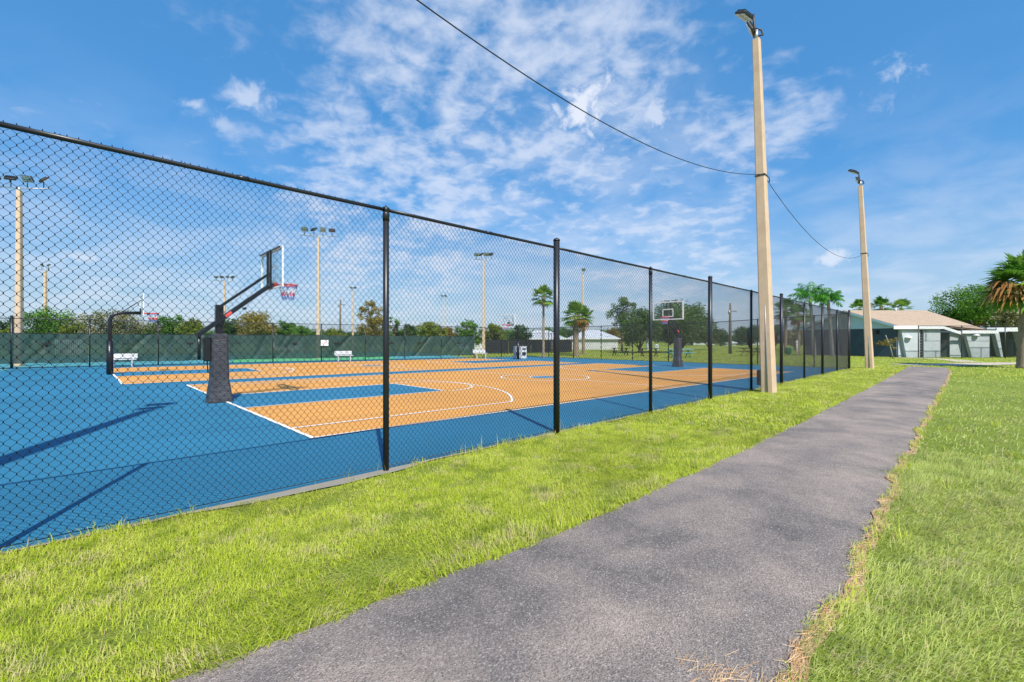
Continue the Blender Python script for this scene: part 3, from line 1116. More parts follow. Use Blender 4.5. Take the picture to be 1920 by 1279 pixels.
# end fence beside the picnic lawn: drops from the corner, then level
EA, EB = Vector(EF0), Vector(EF1)
eln = (EB - EA).length
ep = [0] + [1.6 + 3.0 * i for i in range(8)] + [eln]
fence('chain_link_fence', 'open black chain-link fence across the far end of the courts, before the picnic lawn', EF0, EF1, ep,
      lambda s: float(np.interp(s, [0, 7.6, 30], [3.02, 2.76, 2.74])), lambda i: False, far_bay_mesh, 2.70, r_thin=.034)
# far fence with the windscreen
FA, FB = Vector(FF0), Vector(FF1)
fln = (FB - FA).length
nb = 9
fp = [-3.9] + [fln * i / nb for i in range(nb + 1)]
farf = fence('chain_link_fence', 'black fence along the far side of the courts, hung with a green windscreen', FF0, FF1, fp, lambda s: 2.76,
             lambda i: i in (1,), far_bay_mesh, 2.70, r_thin=.036, r_thick=.06, mid_rail=1.93)
for k, s in enumerate((0.08, fln - .08)):
    m = MB()
    m.tube([(s, 0, 1.9), (s + (1.5 if k == 0 else -1.5), 0, .15)], .018, 8)
    m.build('brace', M['post'], farf)
# connecting run between far fence and end fence
fence('chain_link_fence', 'short open chain-link run behind the white bin and far bench', FF1, EF1, [0, 3.15, (EB - FB).length], lambda s: 2.74,
      lambda i: False, far_bay_mesh, 2.70, r_thin=.034)
# left end fence, mostly outside the picture
LA, LB = Vector((near_posts[0], NEAR_Y + .02)), FA - (FB - FA).normalized() * 3.9
lln = (LB - LA).length
lf = fence('chain_link_fence', 'open black fence closing the end of the courts behind the nearer goals', (LA.x, LA.y), (LB.x, LB.y), [lln * i / 10 for i in range(11)],
           lambda s: 2.9, lambda i: False, far_bay_mesh, 2.70, mid_rail=1.93, side=-1)


def windscreen(parent, s0, s1, top, bot, seed, vent=True, y=-.05):
    r = random.Random(seed)
    nx_, nz = 34, 12
    creases = [(r.uniform(.1, .9), r.uniform(.5, 1.1), r.uniform(.05, .11), r.choice((-1, 1, 1))) for _ in range(4)]
    vs = []
    for j in range(nz + 1):
        for i in range(nx_ + 1):
            u, v = i / nx_, j / nz
            sag = .05 * math.sin(math.pi * u) * r.choice((1, 1)) + .012 * math.sin(u * 29 + seed)
            zt = top - sag; zb = bot + .014 * math.sin(u * 5 + seed * 1.7) + .010 * math.sin(u * 13 + seed)
            z = zb + (zt - zb) * v
            yy = y + .02 * math.sin(u * 7 + v * 3 + seed) * math.sin(math.pi * u)
            for cu_, sl, am, sg in creases:
                dd = (u - cu_) * 3.05 - sg * (v - .5) * sl * 1.5
                yy += am * math.exp(-(dd / .075) ** 2) * (1 if sg > 0 else -1)
            vs.append((s0 + (s1 - s0) * u, yy, z))
    w = nx_ + 1
    m = MB(); m.add(vs, [(j * w + i, j * w + i + 1, (j + 1) * w + i + 1, (j + 1) * w + i) for j in range(nz) for i in range(nx_)], True)
    o = m.build('windscreen', M['screen'], parent)
    if vent:
        c = (s0 + s1) / 2 + r.uniform(-.6, .6)
        v_ = MB()
        v_.poly([(c + .19 * math.cos(a), y - .035, 1.40 + .12 * math.sin(a)) for a in [math.pi + math.pi * k / 10 for k in range(11)]])
        v_.build('wind_vent', M['recess'], o)
    return o


for i in range(nb + 1):
    windscreen(farf, fp[i] + .04, fp[i + 1] - .04, 1.93, .26, 3 + i)

# notice on the windscreen
p = at(608, 32.7)
sg = thing('notice_sign', 'small white notice board on the green windscreen', 'sign', (p[0], p[1], 0), math.atan2(FB.y - FA.y, FB.x - FA.x))
m = MB(); m.box((0, -.16, 1.36), (.52, .012, .42), bev=.004); m.build('panel', M['white'], sg)
m = MB()
for z in (1.50, 1.41, 1.33, 1.25): m.box((0, -.169, z), (.36 if z != 1.25 else .22, .004, .022))
m.build('lettering', plain('faded_red_lettering', (.62, .30, .30), .7), sg)

# black-screened fence of the far tennis courts
q0, q1 = at(908, 51), at(1072, 57)
bl = math.hypot(q1[0] - q0[0], q1[1] - q0[1])
bf = fence('chain_link_fence', 'distant black screened fence before the pale hip-roofed building', q0, q1, [bl * i / 4 for i in range(5)], lambda s: 2.5, lambda i: False, far_bay_mesh, 2.70)
for i in range(4):
    m = MB(); m.box((bl * (i + .5) / 4, -.06, .86), (bl / 4 - .1, .012, 1.55)); m.build('windscreen', M['screen_black'], bf)

# ------------------------------------------------------------------ light poles
def floodlight(parent, loc, yaw, tilt, size=(.56, .36, .085)):
    Rm = Matrix.Rotation(yaw, 3, 'Z') @ Matrix.Rotation(tilt, 3, 'X')
    m = MB()
    m.box((0, 0, 0), size, bev=.02)
    for k in range(7):
        m.box((-size[0] / 2 + size[0] * (k + .5) / 7, 0, size[2] / 2 + .02), (.012, size[1] * .8, .05))
    m.v = [tuple(Rm @ Vector(v)) for v in m.v]
    o = m.build('floodlight', M['dark_steel'], parent, loc)
    l = MB()
    for a in range(4):
        for b in range(2):
            l.box((-size[0] / 2 + size[0] * (a + .5) / 4, -size[1] / 2 + size[1] * (b + .5) / 2, -size[2] / 2 - .004), (size[0] / 4 * .86, size[1] / 2 * .84, .014))
    l.v = [tuple(Rm @ Vector(v)) for v in l.v]
    l.build('lens', M['lens'], o)
    return o


def concrete_shaft(h, w0, w1, lean=(0, 0)):
    m = MB()
    c0, c1 = w0 * .10, w1 * .10
    def ring(w, c, z, dx, dy):
        a = w / 2
        return [(dx + x, dy + y, z) for x, y in ((-a + c, -a), (a - c, -a), (a, -a + c), (a, a - c), (a - c, a), (-a + c, a), (-a, a - c), (-a, -a + c))]
    n = 8
    vs = []
    for i in range(n + 1):
        t = i / n
        vs += ring(w0 + (w1 - w0) * t, c0 + (c1 - c0) * t, -.1 + (h + .1) * t, lean[0] * t, lean[1] * t)
    fs = [(i * 8 + k, i * 8 + (k + 1) % 8, (i + 1) * 8 + (k + 1) % 8, (i + 1) * 8 + k) for i in range(n) for k in range(8)]
    fs += [tuple(range(n * 8, n * 8 + 8)), tuple(range(8))[::-1]]
    m.add(vs, fs)
    return m


def path_pole(loc, label, h=10.5, w=(.355, .19), rotz=0.0, lean=(-.06, .32), box=True):
    root = thing('light_pole', label, 'light pole', (loc[0], loc[1], 0), rotz, 'light poles on the path verge')
    concrete_shaft(h, w[0], w[1], lean).build('concrete_shaft', M['pole'], root)
    tx, ty = lean
    m = MB()
    m.tube([(tx, ty, h), (tx, ty, h + .28)], .05, 10)
    m.build('pole_top_spigot', M['steel'], root)
    m = MB()
    m.tube([(tx, ty, h + .1), (tx - .04, ty + .04, h + .32), (tx - .05, ty + .06, h + .60), (tx, ty + .08, h + .80)], .032, 8)
    m.build('lamp_arm', M['dark_steel'], root)
    floodlight(root, (tx + .02, ty + .33, h + .90), R(-10), R(28))
    m = MB()
    m.tube([(tx, ty, h + .1), (tx + .12, ty - .14, h + .14), (tx + .10, ty - .10, h + .30), (tx, ty + .02, h + .34)], .028, 8)
    m.build('lamp_arm', M['dark_steel'], root)
    floodlight(root, (tx - .02, ty + .14, h + .36), R(8), R(64), (.5, .32, .075))
    zc = 6.4; t = zc / h
    m = MB()
    ww = w[0] + (w[1] - w[0]) * t
    m.box((tx * t, ty * t, zc), (ww + .02, ww + .02, .045))
    m.build('clamp_band', M['dark_steel'], root)
    m = MB()
    m.tube([(tx * t + ww / 2, ty * t - ww / 2, zc), (tx * t + ww / 2 + .11, ty * t - ww / 2 - .02, zc - .03), (tx * t + ww / 2 + .12, ty * t - ww / 2 - .02, zc - .16)], .014, 6)
    m.build('cable_hook', M['dark_steel'], root)
    b = MB()
    b.tube([(-w[0] * .5 - .02, -.02, .0), (-w[0] * .5 - .02 + .05, -.02 + ty * .3, h * .3)], .017, 6)
    b.build('conduit', M['steel'], root)
    b = MB(); b.box((-w[0] / 2 + .012, .05, 1.02), (.012, .13, .24), bev=.004); b.build('handhole_cover', M['steel'], root)
    if box:
        b = MB(); b.box((-.1, w[0] / 2 + .05, .42), (.16, .10, .44), bev=.01); b.build('junction_box', M['dark_steel'], root)
    return root


LP1 = (14.56, 4.18); LP2 = (31.6, 4.0); LP0 = (-2.62, 4.2)
path_pole(LP1, 'tall concrete light pole standing closest on the grass verge')
path_pole(LP2, 'concrete light pole beyond the fence corner, nearest the grey building', h=10.2, w=(.37, .20), lean=(-.12, .40), box=False)
path_pole(LP0, 'concrete light pole at the start of the near fence')

# overhead cable in two spans
def cable(a, b, sag, label, rad=.0085):
    n = 40; m = MB(); a = Vector(a); b = Vector(b)
    m.tube([a.lerp(b, i / n) - Vector((0, 0, 4 * sag * (i / n) * (1 - i / n))) for i in range(n + 1)], rad, 6)
    o = m.build('overhead_cable', M['cable'])
    tag(o, label, 'cable', 'cables strung between the light poles')


h1 = (LP1[0] - .06 * .61 - .15, LP1[1] + .32 * .61, 6.42)
h1b = (LP1[0] + .17, LP1[1] + .32 * .61 - .1, 6.30)
h2 = (LP2[0] - .24, LP2[1] + .25, 6.35)
h0 = (LP0[0] + .1, LP0[1] + .2, 6.35)
cable(h0, h1, 1.16, 'sagging black cable overhead, reaching the closest light pole from above the near fence')
cable(h1b, h2, 1.0, 'sagging black cable running from the closest light pole to the next one')


def court_pole(name, label, px, d, h, n_lamps, span, rz=0.0, w=(.31, .19), group='light poles beyond the courts'):
    p = at(px, d)
    rt = thing('light_pole', label, 'light pole', (p[0], p[1], 0), rz, group)
    concrete_shaft(h, w[0], w[1]).build('concrete_shaft', M['pole'], rt)
    m = MB()
    m.tube([(-span / 2, 0, h + .22), (0, 0, h + .12), (span / 2, 0, h + .22)], .035, 7)
    m.tube([(0, 0, h - .1), (0, 0, h + .2)], .06, 8)
    m.build('crossarm', M['steel'], rt)
    for k in range(n_lamps):
        x = -span / 2 + span * (k + .5) / n_lamps if n_lamps > 1 else .1
        floodlight(rt, (x, 0, h + .72), R(random.uniform(-50, 50)), R(random.uniform(35, 55)) * (1 if k % 2 else -1), (.52, .40, .12))
        m = MB(); m.tube([(x, 0, h + .18), (x, 0, h + .62)], .025, 6); m.build('lamp_stem', M['dark_steel'], rt)
    return rt


FR = YAW - R(90)      # faces square to the camera
court_pole('a', 'tall concrete floodlight pole behind the windscreen, by its corner post', 36, 26.9, 10.6, 4, 3.3, FR + R(12), (.34, .21))
court_pole('b', 'slender two-lamp pole behind the round green tree', 85, 56, 10.3, 2, 1.7, FR, (.36, .24))
court_pole('c', 'four-lamp concrete pole rising beside the notice board', 597, 38.9, 10.5, 4, 3.0, FR + R(10))
court_pole('d', 'far four-lamp pole seen above the near goal arm', 421, 67, 10.4, 4, 3.3, FR)
court_pole('e', 'far two-lamp pole by the browning tall tree', 662, 82, 10.6, 2, 1.4, FR)
court_pole('f', 'four-lamp concrete pole at the end of the windscreen', 907, 50, 10.5, 4, 2.2, FR - R(8))
court_pole('g', 'thin two-lamp pole far off between low trees', 832, 97, 10.6, 2, 1.5, FR)
court_pole('h', 'single-lamp pole behind the cabbage palms', 1093, 62, 10.7, 1, .5, FR)

for px, d, h, lab in ((638, 72, 8.3, 'plain wooden utility pole beside the two-lamp pole'), (1369, 53, 6.0, 'wooden utility pole with a short crossarm on the open lawn')):
    p = at(px, d)
    rt = thing('utility_pole', lab, 'utility pole', (p[0], p[1], 0), FR)
    m = MB(); m.tube([(0, 0, -.1), (0, 0, h * .6), (.03, 0, h)], [.20, .16, .11], 8); m.build('pole', M['wood_pole'], rt)
    m = MB(); m.box((.25, 0, h - .95), (1.0, .09, .10)); m.build('crossarm', M['wood_pole'], rt)
    m = MB(); m.tube([(-.16, -.12, h - 1.3), (-.16, -.12, h - .85)], .12, 8); m.build('transformer', M['steel'], rt)

# ------------------------------------------------------------------ basketball goals
def rim_and_net(root, x, y, z, sgn):
    """x,y,z: rim centre; sgn: which way the rim reaches from the board"""
    r = .2286
    m = MB()
    n = 32
    pts = [(x + r * math.cos(2 * math.pi * k / n), y + r * math.sin(2 * math.pi * k / n), z) for k in range(n + 1)]
    m.tube(pts, .015, 7, cap=False)
    pts = [(x + r * .99 * math.cos(2 * math.pi * k / n), y + r * .99 * math.sin(2 * math.pi * k / n), z - .026) for k in range(n + 1)]
    m.tube(pts, .005, 5, cap=False)
    bx = x - sgn * (r + .15)
    m.box((bx + sgn * .04, y, z - .02), (.075, .17, .10), bev=.008)
    m.bar((bx + sgn * .06, y + .07, z - .02), (x - sgn * r * .80, y + .13, z - .01), .02, .035)
    m.bar((bx + sgn * .06, y - .07, z - .02), (x - sgn * r * .80, y - .13, z - .01), .02, .035)
    rim = m.build('rim', M['red'], root)
    rows = [(0, .2286), (-.10, .215), (-.20, .175), (-.30, .145), (-.40, .15)]
    cols = 12
    mb = MB()
    for i in range(len(rows) - 1):
        mb.cur = (1, 2, 0, 1)[i]
        for k in range(cols):
            for s in (-1, 1):
                a0 = 2 * math.pi * (k + .5 * (i % 2)) / cols; a1 = a0 + s * math.pi / cols
                z0, r0 = rows[i]; z1, r1 = rows[i + 1]
                mb.tube([(x + r0 * math.cos(a0), y + r0 * math.sin(a0), z + z0), (x + r1 * math.cos(a1), y + r1 * math.sin(a1), z + z1)], .0085, 4, cap=False)
    mb.build('net', [M['net_red'], M['net_blue'], M['net_white']], root)
    return rim


def backboard(root, x, y, z0, w, h, sgn, glass=True):
    """board in the plane x, faces sgn*X"""
    f = MB(); t = .045
    f.box((x, y - w / 2 + t / 2, z0 + h / 2), (.04, t, h)); f.box((x, y + w / 2 - t / 2, z0 + h / 2), (.04, t, h))
    f.box((x, y, z0 + h - t / 2), (.038, w - 2 * t - .002, t)); f.box((x, y, z0 + t / 2), (.038, w - 2 * t - .002, t))
    # white tape on the face
    e = x + sgn * .0225
    for (cy, cz, sy, sz) in ((y - w / 2 + .05, z0 + h / 2, .055, h - .02), (y + w / 2 - .05, z0 + h / 2, .055, h - .02)):
        f.box((e, cy, cz), (.004, sy, sz))
    for (cy, cz, sy, sz) in ((y, z0 + h - .035, w - .16, .055), (y, z0 + .035, w - .16, .055)):
        f.box((e, cy, cz), (.004, sy, sz))
    b = MB(); b.box((x, y, z0 + h / 2), (.012, w - 2 * t, h - 2 * t))
    bd = b.build('backboard', M['glass'] if glass else M['white'], root)
    fr = f.build('frame', M['white'], bd)
    q = MB(); sx, sz, zc = .60, .46, z0 + .39
    e2 = x + sgn * .010
    q.box((e2, y - sx / 2, zc), (.005, .055, sz)); q.box((e2, y + sx / 2, zc), (.005, .055, sz))
    q.box((e2, y, zc + sz / 2 - .027), (.005, sx - .056, .055)); q.box((e2, y, zc - sz / 2 + .027), (.005, sx - .056, .055))
    q.build('target_square', M['white'], bd)
    return bd


def arm_goal(label, bx, y, sgn, rim_z=3.02, loc=(0, 0, 0)):
    """post with padding, lifting arms and glass board; local origin at base"""
    root = thing('basketball_goal', label, 'basketball goal', (bx, y, 0), 0 if sgn > 0 else math.pi, 'basketball goals with lifting arms')
    dz = rim_z - 3.02
    # padded column: flared skirt, then a slim upper pad
    prof = [(0.0, .255, .24), (.10, .25, .235), (.55, .185, .18), (.62, .175, .185), (.68, .18, .185), (1.2, .172, .18), (1.66, .168, .175), (1.68, .15, .15)]
    m = MB(); vs = []
    def rr(a, b, z, wob):
        c = .04
        pts = [(-a + c, -b), (a - c, -b), (a, -b + c), (a, b - c), (a - c, b), (-a + c, b), (-a, b - c), (-a, -b + c)]
        return [(px_ + wob * math.sin(9 * z + k), py_ + wob * math.cos(7 * z + 2 * k), z) for k, (px_, py_) in enumerate(pts)]
    for z, a, b in prof: vs += rr(a, b, z, .008 if 0 < z < 1.6 else 0)
    n = len(prof)
    fs = [(i * 8 + k, i * 8 + (k + 1) % 8, (i + 1) * 8 + (k + 1) % 8, (i + 1) * 8 + k) for i in range(n - 1) for k in range(8)] + [tuple(range((n - 1) * 8, n * 8))]
    m.add(vs, fs)
    m.build('post_padding', M['pad'], root)
    m = MB(); m.box((0, 0, 2.02 + dz * .5), (.165, .165, .74 + dz), bev=.01); m.build('post', M['black'], root)
    m = MB(); m.box((0, 0, .012), (.52, .50, .024)); m.build('base_plate', M['dark_steel'], root)
    bxr = 1.19; brd_z = 2.87 + dz
    low = MB()
    for s in (-1, 1):
        low.bar((-.46, s * .105, 1.62 + dz * .5), (bxr - .10, s * .105, 2.93 + dz), .05, .088)
    low.bar((.55, -.105, 2.33 + dz * .7), (.55, .105, 2.33 + dz * .7), .05, .05)
    low.tube([(0, -.14, 1.93 + dz * .6), (0, .14, 1.93 + dz * .6)], .03, 10)
    la = low.build('lower_arm', M['black'], root)
    st = MB()
    for s in (-1, 1): st.box((.18, s * .1335, 2.165 + dz * .6), (.17, .004, .075), rot=Matrix.Rotation(-math.atan2(1.31 + dz * .5, 1.55), 3, 'Y'))
    st.build('sticker', M['decal'], la)
    up = MB()
    for s in (-1, 1):
        up.bar((-.02, s * .105, 2.32 + dz * .8), (bxr - .08, s * .105, 3.27 + dz), .034, .05)
    up.tube([(-.01, -.14, 2.32 + dz * .8), (-.01, .14, 2.32 + dz * .8)], .025, 10)
    up.build('upper_arm', M['black'], root)
    sp = MB()
    sp.box((-.25, .0, 1.30), (.15, .17, .58), bev=.02); sp.tube([(-.42, -.05, 1.66), (-.42, -.05, 1.05)], .035, 10); sp.tube([(-.33, .07, 1.80), (-.30, .07, .95)], .012, 8)
    sp.tube([(-.25, 0, 1.02), (-.23, 0, .72)], .014, 8); sp.bar((-.42, -.05, 1.66), (-.44, -.08, 1.70 + dz * .5), .05)
    sp.build('lift_unit', M['black'], root)
    hb = MB()
    for s in (-1, 1): hb.box((bxr - .065, s * .12, brd_z + .52), (.05, .045, 1.02))
    hb.box((bxr - .06, 0, brd_z + 1.0), (.04, 1.70, .035)); hb.box((bxr - .06, 0, brd_z + .08), (.06, .36, .12))
    hb.build('mounting_frame', M['black'], root)
    backboard(root, bxr, 0, brd_z, 1.83, 1.03, 1)
    rim_and_net(root, bxr + .025 + .15 + .2286, 0, rim_z, 1)
    return root


arm_goal('black padded basketball goal with a glass board, nearest to the camera', 2.44, 12.95, 1)
arm_goal('padded glass-board basketball goal at the far end of the same court, before the oaks', 24.95, 11.95, -1, 2.84)


def goose_goal(label, bx, y, sgn):
    root = thing('basketball_goal', label, 'basketball goal', (bx, y, 0), 0 if sgn > 0 else math.pi, 'gooseneck basketball goals')
    m = MB()
    pts = [(0, 0, 0), (0, 0, 2.2)]
    for k in range(1, 10):
        a = math.pi / 2 * k / 9
        pts.append((.36 * (1 - math.cos(a)), 0, 2.40 + .36 * math.sin(a)))
    pts.append((1.02, 0, 2.80))
    m.tube(pts, .073, 12); m.build('gooseneck_post', M['black'], root)
    p_ = MB(); p_.tube([(0, 0, .02), (0, 0, 1.5)], .125, 14); p_.build('post_padding', M['black'], root)
    b = MB()
    for s in (-1, 1): b.tube([(.42, s * .03, 2.82), (1.06, s * .42, 3.38)], .018, 6)
    b.box((1.05, 0, 2.86), (.05, .3, .3))
    b.build('brace', M['black'], root)
    backboard(root, 1.10, 0, 2.66, 1.55, .98, 1)
    rim_and_net(root, 1.10 + .4, 0, 2.80, 1)
    return root


goose_goal('black gooseneck basketball goal beside the white bench, before the windscreen', .90, 26.8, 1)
goose_goal('small far gooseneck basketball goal with a red rim, beside the white bin', 25.7, 25.9, -1)

# ------------------------------------------------------------------ benches, bin, tables
def bench(label, loc, rz, group='white benches by the courts'):
    t = thing('bench', label, 'bench', (loc[0], loc[1], 0), rz, group)
    m = MB()
    for k in range(3): m.box((0, -.15 + .14 * k, .44), (1.22, .125, .04), bev=.008)
    m.build('seat', M['bench'], t)
    m = MB()
    for k in range(2): m.box((0, .25 + .02 * k, .56 + .14 * k), (1.22, .035, .13), bev=.008)
    m.build('backrest', M['bench'], t)
    for s in (-1, 1):
        m = MB(); m.bar((s * .42, -.16, 0), (s * .42, -.16, .42), .06); m.bar((s * .42, .18, 0), (s * .42, .28, .74), .06); m.bar((s * .42, -.19, .40), (s * .42, .2, .40), .05)
        m.build('leg', M['bench'], t)
    return t


fang = math.atan2(FB.y - FA.y, FB.x - FA.x)
bench('white bench beside the gooseneck post, before the windscreen', at(231, 25.7), fang)
bench('white bench below the notice board on the windscreen', at(645, 32.6), fang)
bench('white bench standing at the end of the windscreen', at(901, 38.3), fang)

p = at(975, 37.6)
t = thing('waste_bin', 'white double waste bin with dark openings behind the far gooseneck post', 'bin', (p[0], p[1], 0), FR + R(15))
for s in (-1, 1):
    m = MB(); m.box((s * .27, 0, .5), (.50, .52, 1.0), bev=.04); o = m.build('bin_body', M['bench'], t)
    m = MB(); m.box((s * .27, -.262, .82), (.30, .012, .14)); m.box((s * .27, -.262, .42), (.32, .012, .30)); m.build('opening', M['recess'], o)
    m = MB(); m.box((s * .27, 0, 1.03), (.54, .56, .06), bev=.02); m.build('lid', M['b_grey'], o)


def picnic_table(label, px, d, rz, top, leg, L_=1.9, group='picnic tables on the lawn'):
    p = at(px, d)
    t = thing('picnic_table', label, 'picnic table', (p[0], p[1], 0), rz, group)
    m = MB()
    for k in range(5): m.box((0, -.3 + .15 * k, .75), (L_, .14, .045), bev=.008)
    m.build('tabletop', top, t)
    for s in (-1, 1):
        m = MB()
        for k in range(2): m.box((0, s * (.62 + .15 * k), .45), (L_, .14, .045), bev=.008)
        m.build('seat', top, t)
    for s in (-1, 1):
        m = MB()
        x = s * L_ * .34
        m.bar((x, -.55, 0), (x, .22, .72), .09, .05); m.bar((x, .55, 0), (x, -.22, .72), .09, .05)
        m.bar((x, -.76, .41), (x, .76, .41), .05, .07); m.bar((x, -.36, .70), (x, .36, .70), .05, .06)
        m.build('leg', leg, t)
    return t


picnic_table('dark picnic table on the shaded lawn beside the pale building', 1163, 47, FR + R(6), M['table_dark'], M['table_dark'], 1.9)
picnic_table('dark picnic table under the oak, next to the aqua one', 1217, 44.5, FR + R(-4), M['table_dark'], M['table_dark'], 2.0)
picnic_table('aqua painted picnic table behind the far padded goal', 1274, 40.5, FR + R(4), M['aqua'], M['aqua_leg'], 2.4)
picnic_table('dark picnic table with yellow legs beside the closest light pole', 1407, 46, FR + R(10), M['table_dark'], M['yellow'], 2.1)

p = at(1478, 48)
t = thing('rubbish_barrel', 'round green barrel on the lawn near the white posts', 'barrel', (p[0], p[1], 0))
m = MB(); m.tube([(0, 0, .12), (0, 0, .15), (0, 0, .45), (0, 0, .78), (0, 0, .80)], [.27, .29, .31, .29, .27], 18); m.build('barrel_body', M['bin_green'], t)
m = MB()
for z in (.3, .6): m.tube([(0, 0, z - .02), (0, 0, z + .02)], .318, 18)
m.build('hoop_band', M['bin_green'], t)
m = MB(); m.tube([(0, .0, 0), (0, 0, .13)], .05, 8); m.build('stand', M['dark_steel'], t)

for px, d, h, lab in ((1494, 45.8, 1.55, 'white round post beside the green barrel'), (1542, 47, 1.4, 'white round post between the two feathery palms')):
    p = at(px, d)
    t = thing('bollard', lab, 'post', (p[0], p[1], 0), 0, 'white posts on the lawn')
    m = MB(); m.tube([(0, 0, 0), (0, 0, h - .05), (0, 0, h)], [.10, .10, .05], 12); m.build('post_shaft', M['white'], t)
    m = MB(); m.tube([(0, 0, h * .8), (0, 0, h * .8 + .07)], .103, 12); m.build('collar', M['b_grey'], t)
for px, d, h, w, lab in ((1217, 76, 1.7, .75, 'white utility cabinet under the oak branches'), (1231, 76, .95, .6, 'small white utility cabinet next to the taller one')):
    p = at(px, d)
    t = thing('utility_cabinet', lab, 'cabinet', (p[0], p[1], 0), FR, 'white cabinets under the oaks')
    m = MB(); m.box((0, 0, h / 2), (w, .5, h), bev=.03); m.build('cabinet_body', M['white'], t)
    m = MB(); m.box((0, -.262, h * .5), (w * .8, .015, h * .8), bev=.005); m.build('door', M['b_grey'], t)

# white rail behind the windscreen
p = at(138, 47)
t = thing('picket_rail', 'white picket rail seen through the windscreen', 'railing', (p[0], p[1], 0), FR)
m = MB()
for k in range(18): m.box((-1.9 + 3.8 * k / 17, 0, .85), (.12, .03, 1.7))
m.build('picket', M['white'], t); m = MB()
m.box((0, .03, 1.5), (3.9, .03, .08)); m.box((0, .03, .5), (3.9, .03, .08)); m.build('rail', M['white'], t)

# ------------------------------------------------------------------ trees
def leaf_cloud(centers, radii, n_each, size, seed, flat=.8):
    """many small leaf quads clustered round each clump centre"""
    r = np.random.default_rng(seed)
    P, T = [], []
    for (c, rad, k) in zip(centers, radii, n_each):
        q = r.normal(0, 1, (k, 3)); q /= np.linalg.norm(q, axis=1)[:, None]
        q *= (r.random(k) ** .45)[:, None] * rad
        q[:, 2] *= flat
        P.append(q + np.array(c)); T.append(np.full(k, r.normal(.5, .16)))
    P = np.concatenate(P); T = np.concatenate(T); n = len(P)
    a = r.normal(0, 1, (n, 3)); a[:, 2] *= .55; a /= np.linalg.norm(a, axis=1)[:, None]
    b = r.normal(0, 1, (n, 3)); b -= a * (a * b).sum(1)[:, None]; b /= np.linalg.norm(b, axis=1)[:, None]
    l = r.uniform(.6, 1.25, n)[:, None] * size; w = l * .5
    V = np.empty((n, 4, 3))
    V[:, 0] = P - a * l * .5; V[:, 1] = P + b * w * .5; V[:, 2] = P + a * l * .5; V[:, 3] = P - b * w * .5
    F = (np.arange(n) * 4)[:, None] + np.arange(4)[None, :]
    t = np.repeat(np.clip(T + r.normal(0, .13, n), 0, .92), 4)
    return V.reshape(-1, 3), F, t


def broad_tree(name, label, px, d, wpx, ytop, mat, seed, ybot=None, density=1.0, leaf=None, group=None, depth=.8, n_cl=None, open_=0.0, bark='bark', cat='tree', tk=1.0):
    p = at(px, d)
    w = wpx / FPX * d; top = hz(ytop, d); bot = hz(ybot, d) if ybot else max(.6, top * .22)
    root = thing(name, label, cat, (p[0], p[1], 0), random.Random(seed).uniform(0, 6.28), group)
    r = random.Random(seed)
    zc = (top + bot) / 2; rz = (top - bot) / 2; rx = w / 2
    leaf = leaf or max(.10, min(.32, d * .0046))
    n_cl = n_cl or int(34 + 14 * rx)
    cs, rs, ks = [], [], []
    for i in range(n_cl):
        # clumps on a lumpy shell, some inside
        th = r.uniform(0, 2 * math.pi); ph = math.asin(r.uniform(-.85, 1))
        k = (r.uniform(.62, .98) if r.random() < .75 else r.uniform(.1, .6))
        lump = 1 + .16 * math.sin(3 * th + seed) + .10 * math.sin(5 * th + 2 * ph + seed * 1.3)
        cr = r.uniform(.20, .36) * (rx * .55 + rz * .45) * (1 - .3 * open_)
        x = rx * lump * k * math.cos(ph) * math.cos(th); y = rx * depth * lump * k * math.cos(ph) * math.sin(th); z = zc + (rz - cr * .5) * k * math.sin(ph)
        cs.append((x, y, z)); rs.append(cr); ks.append(int(density * (60 + 4.2 * (cr / leaf) ** 2)))
    V, F, t = leaf_cloud(cs, rs, ks, leaf, seed)
    me = np_mesh('crown', V, F, mat, t)
    link('crown', me, root)
    tr = MB(); r0 = max(.08, .030 * top + .02 * rx) * tk
    lean = (r.uniform(-.2, .2), r.uniform(-.2, .2))
    fork = max(.5, bot * 1.1)
    tr.tube([(0, 0, -.1), (lean[0] * .3, lean[1] * .3, fork * .5), (lean[0], lean[1], fork)], [r0 * 1.25, r0, r0 * .85], 9)
    for i in sorted(range(len(cs)), key=lambda q: -rs[q])[:11]:
        c = Vector(cs[i]); a = Vector((lean[0], lean[1], fork - .05)); mid = a.lerp(c, .5) + Vector((r.uniform(-.2, .2), r.uniform(-.2, .2), .12 * (c - a).length))
        tr.tube([a, mid, c], [r0 * .55, r0 * .32, r0 * .08], 6)
    tr.build('trunk', M[bark], root)
    return root


